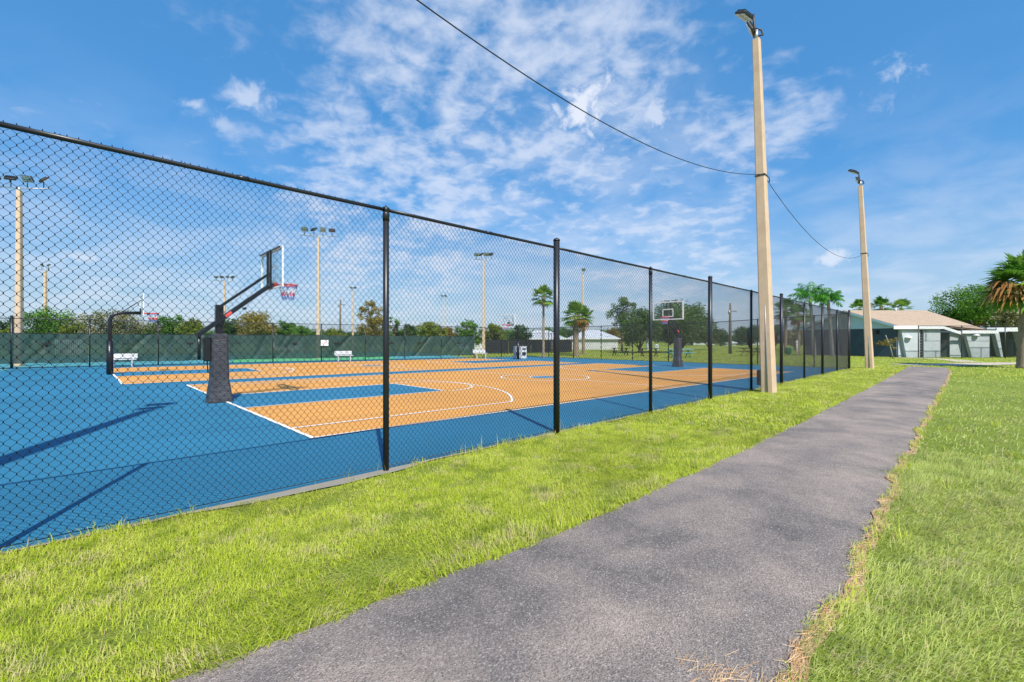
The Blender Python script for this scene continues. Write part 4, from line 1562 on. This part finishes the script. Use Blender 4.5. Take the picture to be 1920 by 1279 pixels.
def fan_palm(label, px, d, trunk_w, y_crown, crown_px, seed, dead=0, lean=(0, 0), group='cabbage palms', n_f=34, bark='bark_palm', mat='palm', dead_az=None):
    p = at(px, d); zc = hz(y_crown, d); cr = crown_px / FPX * d
    root = thing('cabbage_palm', label, 'palm tree', (p[0], p[1], 0), 0, group)
    r = random.Random(seed)
    t = MB(); rad = trunk_w / 2; n = 26
    pts = []; rr = []
    for i in range(n + 1):
        u = i / n
        pts.append((lean[0] * u * u, lean[1] * u * u, -.1 + (zc + .05) * u))
        rr.append(rad * (1.12 - .25 * u + (.14 * (1 - u * 9) if u < .11 else 0) + (.06 if i % 2 else -.04)))
    t.tube(pts, rr, 12); t.build('trunk', M[bark], root)
    top = Vector(pts[-1])

    def fan(mats_name, angles, size_mul, droop):
        Vs, Fs, T = [], [], []; base = 0
        for (az, el) in angles:
            s = cr * r.uniform(.85, 1.1) * size_mul
            dirv = Vector((math.cos(az) * math.cos(el), math.sin(az) * math.cos(el), math.sin(el)))
            stem = .52 * s
            hub = top + dirv * stem + Vector((0, 0, -.10 * s * droop))
            side = dirv.cross(Vector((0, 0, 1))); side = side.normalized() if side.length > .05 else Vector((1, 0, 0))
            upv = side.cross(dirv)
            tn = min(.92, max(0, r.gauss(.5, .2)))
            wst = .012 + .006 * cr
            Vs += [top + side * wst, top - side * wst, hub - side * wst, hub + side * wst]; Fs.append([base, base + 1, base + 2, base + 3]); T += [.8] * 4; base += 4
            nb_ = 15
            for k in range(nb_):
                a = (k / (nb_ - 1) - .5) * R(215)
                bl_ = s * (.56 - .10 * abs(a) / 1.9) * r.uniform(.85, 1.1)
                dv = (dirv * math.cos(a) + side * math.sin(a)).normalized()
                fold = upv * (.10 * math.cos(a * 2))
                mid = hub + dv * bl_ * .55 + fold * bl_ * .3
                tip = hub + dv * bl_ * .95 + Vector((0, 0, -bl_ * r.uniform(.25, .55) * droop))
                wv = dv.cross(upv).normalized() * (s * .038)
                Vs += [hub, mid + wv, tip, mid - wv]; Fs.append([base, base + 1, base + 2, base + 3]); T += [min(.92, max(0, tn + r.uniform(-.15, .15)))] * 4; base += 4
        me = np_mesh('frond', np.array([tuple(v) for v in Vs]), np.array(Fs), M[mats_name], np.array(T))
        return me
    ang = [(2.399 * i + r.uniform(-.3, .3), R(86 - 128 * (i / n_f) + r.uniform(-10, 10))) for i in range(n_f)]
    link('crown', fan(mat, ang, 1.0, .45), root)
    if dead:
        dang = [(r.uniform(0, 6.28) if dead_az is None else dead_az + r.uniform(-.5, .5), R(r.uniform(-60, -15) if dead_az is None else r.uniform(-12, 16))) for _ in range(dead)]
        link('dead_fronds', fan('palm_dead', dang, .95, 1.3), root, label='orange brown dead fronds')
    b = MB()
    for k in range(22):
        a = k * 2.4; z = top.z - .9 * (k / 22)
        if z < .5: continue
        b.bar((top.x * .98 + rad * .8 * math.cos(a), top.y * .98 + rad * .8 * math.sin(a), z - .12), (top.x + rad * 1.55 * math.cos(a), top.y + rad * 1.55 * math.sin(a), z + .16), .07, .03)
    b.build('boot_stubs', M[bark], root)
    return root


def feather_palm(label, px, d, trunk_w, y_crown, crown_px, seed, wind=(0, 0), group='feathery palms by the building'):
    p = at(px, d); zc = hz(y_crown, d); cr = crown_px / FPX * d
    root = thing('feather_palm', label, 'palm tree', (p[0], p[1], 0), 0, group)
    r = random.Random(seed)
    t = MB(); n = 20
    lx, ly = at(px - 8, d)[0] - p[0], at(px - 8, d)[1] - p[1]
    pts = [(lx * (i / n), ly * (i / n), -.1 + (zc + .1) * i / n) for i in range(n + 1)]
    t.tube(pts, [trunk_w / 2 * (1.15 - .4 * i / n + (.05 if i % 2 else 0)) for i in range(n + 1)], 10)
    t.build('trunk', M['bark_grey'], root)
    top = Vector(pts[-1])
    Vs, Fs, T = [], [], []; base = 0
    nf = 19
    for i in range(nf):
        az = 2.399 * i + r.uniform(-.3, .3); el = R(88 - 88 * (i / nf) + r.uniform(-8, 8))
        L_ = cr * r.uniform(1.0, 1.3)
        dirv = Vector((math.cos(az), math.sin(az), 0)); pos = Vector(top); e = el
        seglen = L_ / 14; tn = min(.9, max(0, r.gauss(.5, .2)))
        prev = Vector(pos)
        for k in range(14):
            v = dirv * math.cos(e) + Vector((0, 0, 1)) * math.sin(e) + Vector((wind[0], wind[1], 0)) * (.05 * k)
            pos = prev + v.normalized() * seglen
            e -= R(2.6 + .62 * k)
            side = v.cross(Vector((0, 0, 1))); side = side.normalized() if side.length > .05 else Vector((-dirv.y, dirv.x, 0))
            w = .018
            Vs += [prev - side * w, prev + side * w, pos + side * w, pos - side * w]; Fs.append([base, base + 1, base + 2, base + 3]); T += [.85] * 4; base += 4
            if k > 1:
                ll = cr * .42 * math.sin(math.pi * min(1, (k + 1) / 15)) + .05
                for s in (-1, 1):
                    for q in range(2):
                        o_ = prev.lerp(pos, q * .5 + r.uniform(0, .3))
                        tip = o_ + side * s * ll * r.uniform(.5, .9) + v.normalized() * ll * .35 + Vector((0, 0, -ll * r.uniform(.35, .95)))
                        wv = v.normalized() * .035
                        mid = o_.lerp(tip, .5) + Vector((0, 0, ll * .10))
                        Vs += [o_, mid + wv, tip, mid - wv]; Fs.append([base, base + 1, base + 2, base + 3]); T += [min(.92, max(0, tn + r.uniform(-.2, .2)))] * 4; base += 4
            prev = Vector(pos)
    me = np_mesh('crown', np.array([tuple(v) for v in Vs]), np.array(Fs), M['palm_bright'], np.array(T))
    link('crown', me, root)
    m = MB(); m.tube([top + Vector((0, 0, -.9)), top + Vector((0, 0, -.4)), top], [trunk_w * .36, trunk_w * .46, trunk_w * .25], 10); m.build('crown_shaft', M['bark_palm'], root)
    return root


GB = 'trees beyond the windscreen'
broad_tree('shade_tree', 'dark rounded tree peeping in at the far edge, behind the floodlight pole', -2, 75, 60, 596, M['leaf_dark'], 101, 660, group=GB)
broad_tree('shade_tree', 'round bright green tree behind the floodlight pole and the slender pole', 92, 53, 98, 571, M['leaf_green'], 102, 655, group=GB)
broad_tree('bushy_tree', 'low yellow-green bush under the floodlight pole', 18, 52, 56, 612, M['leaf_yellow'], 131, 655, group=GB)
broad_tree('shade_tree', 'greyish olive tree behind the gooseneck goal arm', 215, 47, 118, 576, M['leaf_grey'], 103, 652, density=.9, group=GB)
broad_tree('bushy_tree', 'yellow-green bush below the olive tree', 142, 50, 50, 602, M['leaf_yellow'], 132, 655, group=GB)
broad_tree('shade_tree', 'mid green tree right behind the gooseneck rim', 318, 50, 66, 583, M['leaf_green'], 104, 655, group=GB)
broad_tree('bushy_tree', 'yellow-green tree just before the padded goal column', 360, 48, 50, 592, M['leaf_yellow'], 105, 655, group=GB)
broad_tree('shade_tree', 'dark green tree behind the red sticker of the goal arm', 432, 56, 48, 589, M['leaf_dark'], 106, 655, group=GB)
broad_tree('shade_tree', 'golden brown tree behind the near goal arm', 483, 50, 86, 579, M['leaf_brown'], 107, 655, group=GB)
broad_tree('bushy_tree', 'green bushy tree between the golden tree and the shelter', 538, 60, 54, 600, M['leaf_green'], 108, 655, group=GB)
broad_tree('bushy_tree', 'low green bush beside the four-lamp pole', 572, 58, 60, 608, M['leaf_green'], 109, 655, density=.8, group=GB)
broad_tree('bushy_tree', 'low olive bush behind the notice board', 622, 62, 56, 614, M['leaf_yellow'], 110, 655, density=.8, group=GB)
broad_tree('shade_tree', 'tall ragged brown-green tree before the thin black fence post', 703, 56, 62, 588, M['leaf_brown'], 111, 652, density=.85, open_=.4, group=GB)
broad_tree('shade_tree', 'upper ragged olive tree leaning over the browning one', 694, 60, 50, 558, M['leaf_brown'], 112, 620, density=1.0, open_=.4, n_cl=22, group=GB, tk=.5)
broad_tree('bushy_tree', 'wispy small tree just past the thin black post', 738, 60, 24, 588, M['leaf_green'], 133, 630, density=.6, open_=.5, n_cl=12, group=GB)
broad_tree('bushy_tree', 'dark olive bush past the thin black post', 766, 62, 44, 605, M['leaf_oak'], 113, 655, group=GB)
broad_tree('shade_tree', 'yellowing bushy tree between the black posts', 806, 58, 60, 597, M['leaf_yellow'], 114, 655, group=GB)
broad_tree('bushy_tree', 'brown low bush behind the thin two-lamp pole', 842, 62, 44, 611, M['leaf_brown'], 115, 655, group=GB)
broad_tree('shade_tree', 'fresh green tree beside the pole at the screen end', 884, 62, 52, 594, M['leaf_green'], 116, 655, group=GB)
broad_tree('bushy_tree', 'mid green tree right of the pole at the screen end', 925, 64, 44, 604, M['leaf_yellow'], 117, 655, group=GB)
broad_tree('bushy_tree', 'dark green tree behind the far gooseneck goal', 975, 72, 46, 608, M['leaf_dark'], 118, 655, group=GB)
broad_tree('bushy_tree', 'low green tree behind the tall cabbage palm', 1032, 100, 70, 612, M['leaf_green'], 119, 650, group=GB)
broad_tree('bushy_tree', 'low dark tree over the pale roof, behind the shorter palms', 1068, 105, 40, 617, M['leaf_dark'], 134, 650, group=GB)

GO = 'trees round the picnic lawn'
broad_tree('pine_tree', 'slender open-crowned pine beside the pale building', 1166, 62, 64, 553, M['leaf_oak'], 120, 620, density=1.3, open_=.5, n_cl=40, group=GO, bark='bark_palm', leaf=.22, tk=.45)
broad_tree('bushy_tree', 'golden brown bush against the pale building', 1150, 92, 40, 612, M['leaf_brown'], 121, 652, group=GO)
broad_tree('oak_tree', 'broad dark oak over the dark picnic tables', 1200, 56, 96, 573, M['leaf_oak'], 122, 656, group=GO, n_cl=100, tk=.8)
broad_tree('oak_tree', 'large spreading oak behind the far glass backboard', 1276, 58, 132, 558, M['leaf_oak'], 123, 655, group=GO, n_cl=130, tk=.8)
broad_tree('oak_tree', 'dark oak at the lawn end, next to the thick black post', 1330, 75, 60, 600, M['leaf_oak'], 124, 652, group=GO)
broad_tree('oak_tree', 'dark tree beyond the wooden utility pole', 1352, 130, 44, 622, M['leaf_dark'], 125, 648, group=GO)
broad_tree('oak_tree', 'dark green tree behind the closest light pole', 1406, 95, 66, 605, M['leaf_dark'], 126, 650, group=GO)
broad_tree('oak_tree', 'spreading tree left of the cabbage palm row', 1452, 80, 66, 604, M['leaf_oak'], 127, 654, group=GO)
broad_tree('oak_tree', 'olive tree behind the white posts', 1492, 72, 50, 612, M['leaf_grey'], 128, 656, group=GO)
broad_tree('shade_tree', 'big leafy tree behind the grey building', 1828, 62, 142, 528, M['leaf_green'], 129, 620, group='trees behind the grey building', n_cl=110, density=1.1)
broad_tree('shade_tree', 'dark tree deep behind the big leafy one', 1862, 68, 120, 548, M['leaf_dark'], 135, 630, group='trees behind the grey building', n_cl=80)
broad_tree('bushy_tree', 'pale grey-green bush tree beside the leaning palm', 1890, 56, 52, 570, M['leaf_grey'], 130, 625, group='trees behind the grey building')
broad_tree('bushy_tree', 'dark low tree at the hip end of the brown roof', 1776, 64, 44, 580, M['leaf_dark'], 136, 628, group='trees behind the grey building')

# treeline that closes the horizon
rr_ = random.Random(5)
protos = [broad_tree('distant_tree', 'tree standing in the distant treeline', 300, 150, 74, 612, M['leaf_dark'], 300, 648, group='distant treeline'),
          broad_tree('distant_tree', 'tree standing in the distant treeline', 520, 160, 84, 610, M['leaf_oak'], 301, 648, group='distant treeline'),
          broad_tree('distant_tree', 'tree standing in the distant treeline', 760, 150, 78, 613, M['leaf_green'], 302, 648, group='distant treeline')]
for i, px in enumerate(range(-120, 1560, 62)):
    d = rr_.uniform(140, 190)
    p = at(px + rr_.uniform(-14, 14), d)
    o = dup(protos[i % 3], (p[0], p[1], 0), rr_.uniform(0, 6.28))
    s = rr_.uniform(.72, 1.05); o.scale = (s * 1.1, s * 1.1, s * (.85 if 1280 < px else 1))

# palms
fan_palm('tall cabbage palm just before the thick black fence post', 1019, 40.5, .22, 556, 27, 201, n_f=30)
fan_palm('thick-trunked cabbage palm behind the end fence, first after the thick post', 1080, 45, .52, 590, 32, 202, dead=5, n_f=40)
fan_palm('shorter cabbage palm tucked behind the thick-trunked one', 1094, 50, .30, 592, 25, 203, dead=3, n_f=28)
fan_palm('cabbage palm right behind the closest light pole', 1473, 55, .34, 580, 26, 204, dead=3, n_f=30)
fan_palm('cabbage palm between the light pole and the feathery palms', 1497, 56, .36, 588, 24, 205, dead=5, n_f=30)
fan_palm('low cabbage palm behind the nearer feathery palm', 1510, 62, .34, 606, 22, 206, dead=4, n_f=26)
feather_palm('feathery palm nearer the light pole, crown blown sideways', 1527, 45, .32, 558, 33, 207, wind=(-.12, .12))
feather_palm('feathery palm nearer the grey building', 1561, 44.5, .32, 563, 25, 208)
pl = at(1913, 24.8); pt = at(1919, 24.8)
fan_palm('leaning cabbage palm with orange dead fronds beside the pale walk', 1918, 24.8, .46, 534, 74, 209, dead=6, dead_az=R(136), lean=((pt[0] - pl[0]) * 1.6, (pt[1] - pl[1]) * 1.6), group='cabbage palms', n_f=60)
GP = 'palm tops over the brown roof'
for px, yc, cpx, lab in ((1612, 578, 22, 'palm top over the roof, just before the second light pole'), (1652, 574, 22, 'palm top over the roof, just past the second light pole'), (1690, 577, 22, 'palm top over the middle of the brown roof')):
    fan_palm(lab, px, 72, .36, yc, cpx, 210 + px, group=GP, n_f=26)

# staked sapling by the building
p = at(1674, 38.2)
t = thing('sapling', 'young staked sapling leaning before the dark wall', 'sapling', (p[0], p[1], 0), FR)
m = MB(); m.tube([(.05, 0, -.05), (-.25, 0, 1.1), (-.62, 0, 2.0)], [.05, .04, .03], 8); m.build('trunk', M['bark_grey'], t)
V, F, tt = leaf_cloud([(-.35, 0, 1.25), (-.05, .1, 1.5), (-.75, 0, 1.3), (.35, 0, 1.65), (-1.15, 0, 1.28), (.05, 0, .9), (-.5, .1, 1.55)], [.3, .3, .3, .26, .3, .2, .2], [70, 60, 70, 50, 70, 26, 40], .15, 77)
link('foliage', np_mesh('foliage', V, F, M['leaf_brown'], tt), t)

# ------------------------------------------------------------------ grey building with the brown roof
D0 = 41.5; LAT0 = 35.8
bp = at(960 + LAT0 / D0 * FPX, D0)
B_ = thing('grey_building', 'grey stucco building with brown shingle roof and slanted wing walls', 'building', (bp[0], bp[1], 0), YAW - R(90))
GE = (-3.6, 7.4)      # far corner of the gable end


def lx(px): return (px - 960) * D0 / FPX - LAT0


# gable end wall: dark lower band with a pale gable over it
th = .2
m = MB()
m.add([(0, .0, 0), (GE[0], GE[1], 0), (GE[0], GE[1], 2.70), (0, 0, 2.70), (.25, .08, 0), (GE[0] + .25, GE[1] + .08, 0), (GE[0] + .25, GE[1] + .08, 2.70), (.25, .08, 2.70)],
      [(0, 1, 2, 3), (4, 7, 6, 5), (0, 3, 7, 4), (1, 5, 6, 2), (3, 2, 6, 7)])
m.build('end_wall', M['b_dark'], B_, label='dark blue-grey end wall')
m = MB()
mx, my = GE[0] / 2, GE[1] / 2
m.add([(-.03, -.02, 2.70), (GE[0] - .03, GE[1], 2.70), (mx - .03, my, 4.45), (.2, .08, 2.70), (GE[0] + .2, GE[1] + .08, 2.70), (mx + .2, my + .08, 4.45)], [(0, 1, 2), (3, 5, 4), (0, 2, 5, 3), (1, 4, 5, 2)])
m.build('gable', M['b_blue'], B_, label='pale blue gable siding')
# roof
R0 = (mx - .35, my, 4.62); R1 = (6.2, 3.7, 4.62)
fe = [(-.25, -.5, 2.92), (lx(1757) + .05, -.5, 2.92), (7.6, -.75, 2.55)]
bk = [(GE[0] - .35, GE[1] + .5, 2.86), (8.2, 7.9, 2.86)]
m = MB()
m.add([R0, R1, *fe, *bk], [(2, 3, 1, 0), (3, 4, 1), (5, 0, 1, 6), (4, 6, 1)])
v_ = list(m.v)
lower = [(a, b, c - .12) for a, b, c in v_]
m.add(lower, [(0, 1, 3, 2), (1, 4, 3), (6, 1, 0, 5), (1, 6, 4)])
m.build('roof', M['shingle'], B_)
m = MB()      # rake boards and fascias
m.bar((R0[0] - .02, R0[1], R0[2] - .14), (-.30, -.48, 2.80), .05, .20); m.bar((R0[0] - .02, R0[1], R0[2] - .14), (GE[0] - .38, GE[1] + .45, 2.74), .05, .20)
m.build('rake_board', M['b_blue'], B_)
m = MB()
m.box(((lx(1666) + lx(1757)) / 2, -.55, 2.76), (lx(1757) - lx(1666), .08, .30))
m.build('fascia', M['b_white'], B_)
m = MB(); m.box(((lx(1668) + lx(1734)) / 2, -.48, 2.575), (lx(1734) - lx(1668), .10, .06)); m.build('gutter', M['b_grey'], B_)
m = MB(); m.bar((lx(1757), -.55, 2.76), (lx(1787), -.75, 2.20), .07, .24); m.build('fascia', M['b_white'], B_)
m = MB(); m.box(((lx(1787) + lx(1855)) / 2, -.75, 2.33), (lx(1855) - lx(1787), .08, .28)); m.build('fascia', M['b_white'], B_)
m = MB(); m.box(((lx(1856) + 13.5) / 2, -.55, 2.56), (13.5 - lx(1856), .08, .36)); m.build('fascia', M['b_white'], B_)
m = MB(); m.box(((lx(1840) + 13.5) / 2, 2.2, 2.66), (13.5 - lx(1840), 5.4, .16)); m.build('flat_roof', M['roof_grey'], B_)


def wing(x_top, x_bot, x_r, z, y0=0.0, name='wing_wall'):
    """front slab whose left edge leans: broad at the top, narrow at the foot"""
    m = MB(); m.prism([(x_bot, -.02), (x_r, -.02), (x_r, z), (x_top, z)], 'y', y0 - .32, y0 - .02)
    return m.build(name, M['b_grey'], B_)


wing(lx(1684), lx(1694), lx(1719), 2.62)
wing(lx(1726), lx(1726), lx(1757), 2.62)
m = MB(); m.prism([(lx(1684) + .02, 0), (lx(1757), 0), (lx(1757), 2.62), (lx(1684) + .02, 2.62)], 'y', -.02 + .03, .2); m.build('front_wall', M['b_grey'], B_)
m = MB(); m.box(((lx(1719) + lx(1726)) / 2, -.12, 1.28), (lx(1726) - lx(1719) - .02, .10, 2.56)); m.cur = 1
for k in range(9): m.box(((lx(1719) + lx(1726)) / 2, -.185, .25 + .26 * k), (.24, .03, .05))
dr = m.build('door', [M['dark_steel'], M['steel']], B_)
m = MB()
for k in range(6): m.box((lx(1730), -.335, 2.46 - .17 * k), (.16, .02, .10))
m.build('wall_lettering', plain('grey_wall_lettering', (.20, .23, .24), .7), B_)
# dark recess and second bay
def oblique(xa, ya, xb, yb, h):  # wall slanted off the sun and coloured darker to give the recess its shade
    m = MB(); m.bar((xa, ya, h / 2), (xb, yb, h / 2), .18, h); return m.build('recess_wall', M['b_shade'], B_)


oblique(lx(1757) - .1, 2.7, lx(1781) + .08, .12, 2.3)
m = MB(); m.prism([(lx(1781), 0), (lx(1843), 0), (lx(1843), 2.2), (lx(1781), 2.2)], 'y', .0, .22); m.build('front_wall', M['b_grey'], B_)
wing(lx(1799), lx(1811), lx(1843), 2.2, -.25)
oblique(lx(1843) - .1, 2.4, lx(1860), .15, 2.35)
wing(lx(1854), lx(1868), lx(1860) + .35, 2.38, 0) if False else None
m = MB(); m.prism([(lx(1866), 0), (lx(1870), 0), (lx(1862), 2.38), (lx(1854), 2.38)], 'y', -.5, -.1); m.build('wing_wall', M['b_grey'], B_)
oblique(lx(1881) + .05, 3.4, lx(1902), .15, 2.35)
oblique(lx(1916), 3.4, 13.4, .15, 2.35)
m = MB(); m.prism([(lx(1908), 0), (lx(1912), 0), (lx(1904), 2.38), (lx(1896), 2.38)], 'y', -.5, -.1); m.build('wing_wall', M['b_grey'], B_)
m = MB(); m.box(((lx(1863) + lx(1881)) / 2, 2.6, .45), (1.1, .2, .9)); m.build('low_wall', M['brick_warm'], B_)
for px, z, y in ((1696, 1.83, -.40), (1816, 2.02, -.65)):
    m = MB(); m.tube([(lx(px), y, z + .14), (lx(px), y, z + .05), (lx(px), y, z - .06)], [.06, .26, .30], 14); m.tube([(lx(px), y + .02, z + .1), (lx(px), y + .22, z + .16)], .03, 6)
    m.build('wall_lamp', M['b_white'], B_)
m = MB(); m.box((-.62, 1.35, 2.35), (.22, .3, .34), rot=Matrix.Rotation(R(-26), 3, 'Z')); m.build('wall_unit', M['recess'], B_)
m = MB(); m.tube([(2.9, 3.4, 4.45), (2.9, 3.4, 4.85)], .06, 8); m.build('vent_pipe', M['b_white'], B_)
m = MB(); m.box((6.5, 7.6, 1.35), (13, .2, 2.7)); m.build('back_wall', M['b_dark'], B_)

# fence in front of it
f0, f1 = at(1722, 39.4), at(1966, 39.4)
fl = math.hypot(f1[0] - f0[0], f1[1] - f0[1])
fence('chain_link_fence', 'thin chain-link fence standing before the grey building', f0, f1, [fl * i / 3 for i in range(4)], lambda s: 2.86, lambda i: False, far_bay_mesh, 2.70, mid_rail=1.5, r_thin=.04, postmat=M['dark_steel'])

# ------------------------------------------------------------------ distant buildings
def hip_house(label, px, d, w, dep, eave, ridge, rz=0.0, roof='roof_grey', ridge_len=.5, win=3, group=None):
    p = at(px, d)
    t = thing('house', label, 'building', (p[0], p[1], 0), FR + rz, group)
    m = MB(); m.box((0, dep / 2, eave / 2), (w, dep, eave)); m.build('wall', M['far_wall'], t)
    m = MB(); o = .35; a = w / 2 + o; b0, b1 = -o, dep + o; r_ = ridge_len * w / 2; yc = dep / 2
    m.add([(-a, b0, eave), (a, b0, eave), (a, b1, eave), (-a, b1, eave), (-r_, yc, ridge), (r_, yc, ridge)], [(0, 1, 5, 4), (1, 2, 5), (2, 3, 4, 5), (3, 0, 4), (0, 3, 2, 1)])
    m.build('roof', M[roof], t)
    m = MB(); m.box((0, -o - .03, eave - .08), (2 * a, .06, .2)); m.build('fascia', M['b_white'], t)
    for k in range(win):
        x = -w / 2 + w * (k + .5) / win
        m = MB(); m.box((x, -.02, eave * .55), (w / win * .35, .06, eave * .4)); q = m.build('window', M['window'], t)
        m = MB(); m.box((x, -.06, eave * .55 - eave * .22), (w / win * .42, .08, .08)); m.build('sill', M['b_white'], q)
    return t


hip_house('pale hip-roofed building behind the thick-trunked palms', 1112, 78, 8.6, 7, 1.98, 3.5, R(-8), ridge_len=.28, win=0)
hip_house('long grey-roofed house behind the black screened fence', 1022, 92, 8.5, 8, 2.0, 3.8, R(6), ridge_len=.35)
hip_house('small grey-roofed house behind the end of the windscreen', 884, 84, 4.4, 4, 2.0, 3.0, 0, ridge_len=.55, win=2)
hip_house('little white-roofed shelter behind the golden brown tree', 531, 74, 3.2, 3, 2.3, 3.05, 0, ridge_len=.8, win=4)
hip_house('far low house beyond the oaks, by the thick fence post', 1322, 170, 9, 8, 2.0, 3.4, 0, 'shingle')
hip_house('far white-roofed house beyond the utility pole', 1371, 150, 3.4, 5, .9, 1.8, 0, ridge_len=.2, win=0)
hip_house('far pale house left of the closest light pole', 1428, 165, 10, 8, 1.7, 2.7, 0, 'shingle')


def tower(label, px, d, wpx, ytop):
    p = at(px, d); w = wpx / FPX * d; h = hz(ytop, d)
    t = thing('apartment_tower', label, 'tower', (p[0], p[1], 0), FR + R(28), 'distant apartment towers')
    m = MB(); m.box((0, 0, h / 2), (w, w * .8, h)); m.build('wall', M['far_wall'], t)
    for k in range(6):
        z = h * (.3 + .11 * k)
        m = MB(); m.box((0, -w * .4 - .05, z), (w * .8, .12, h * .045)); m.build('window', M['window'], t)
        m = MB(); m.box((-w * .5 - .05, 0, z), (.12, w * .6, h * .045)); m.build('window', M['window'], t)
    m = MB(); m.box((0, 0, h + .4), (w * .4, w * .3, .8)); m.build('roof_plant', M['b_grey'], t)


tower('narrow white apartment tower beyond the oak, by the thick fence post', 1326, 420, 7, 602)
tower('pale apartment tower rising over the trees beside the closest light pole', 1414, 400, 12, 613)
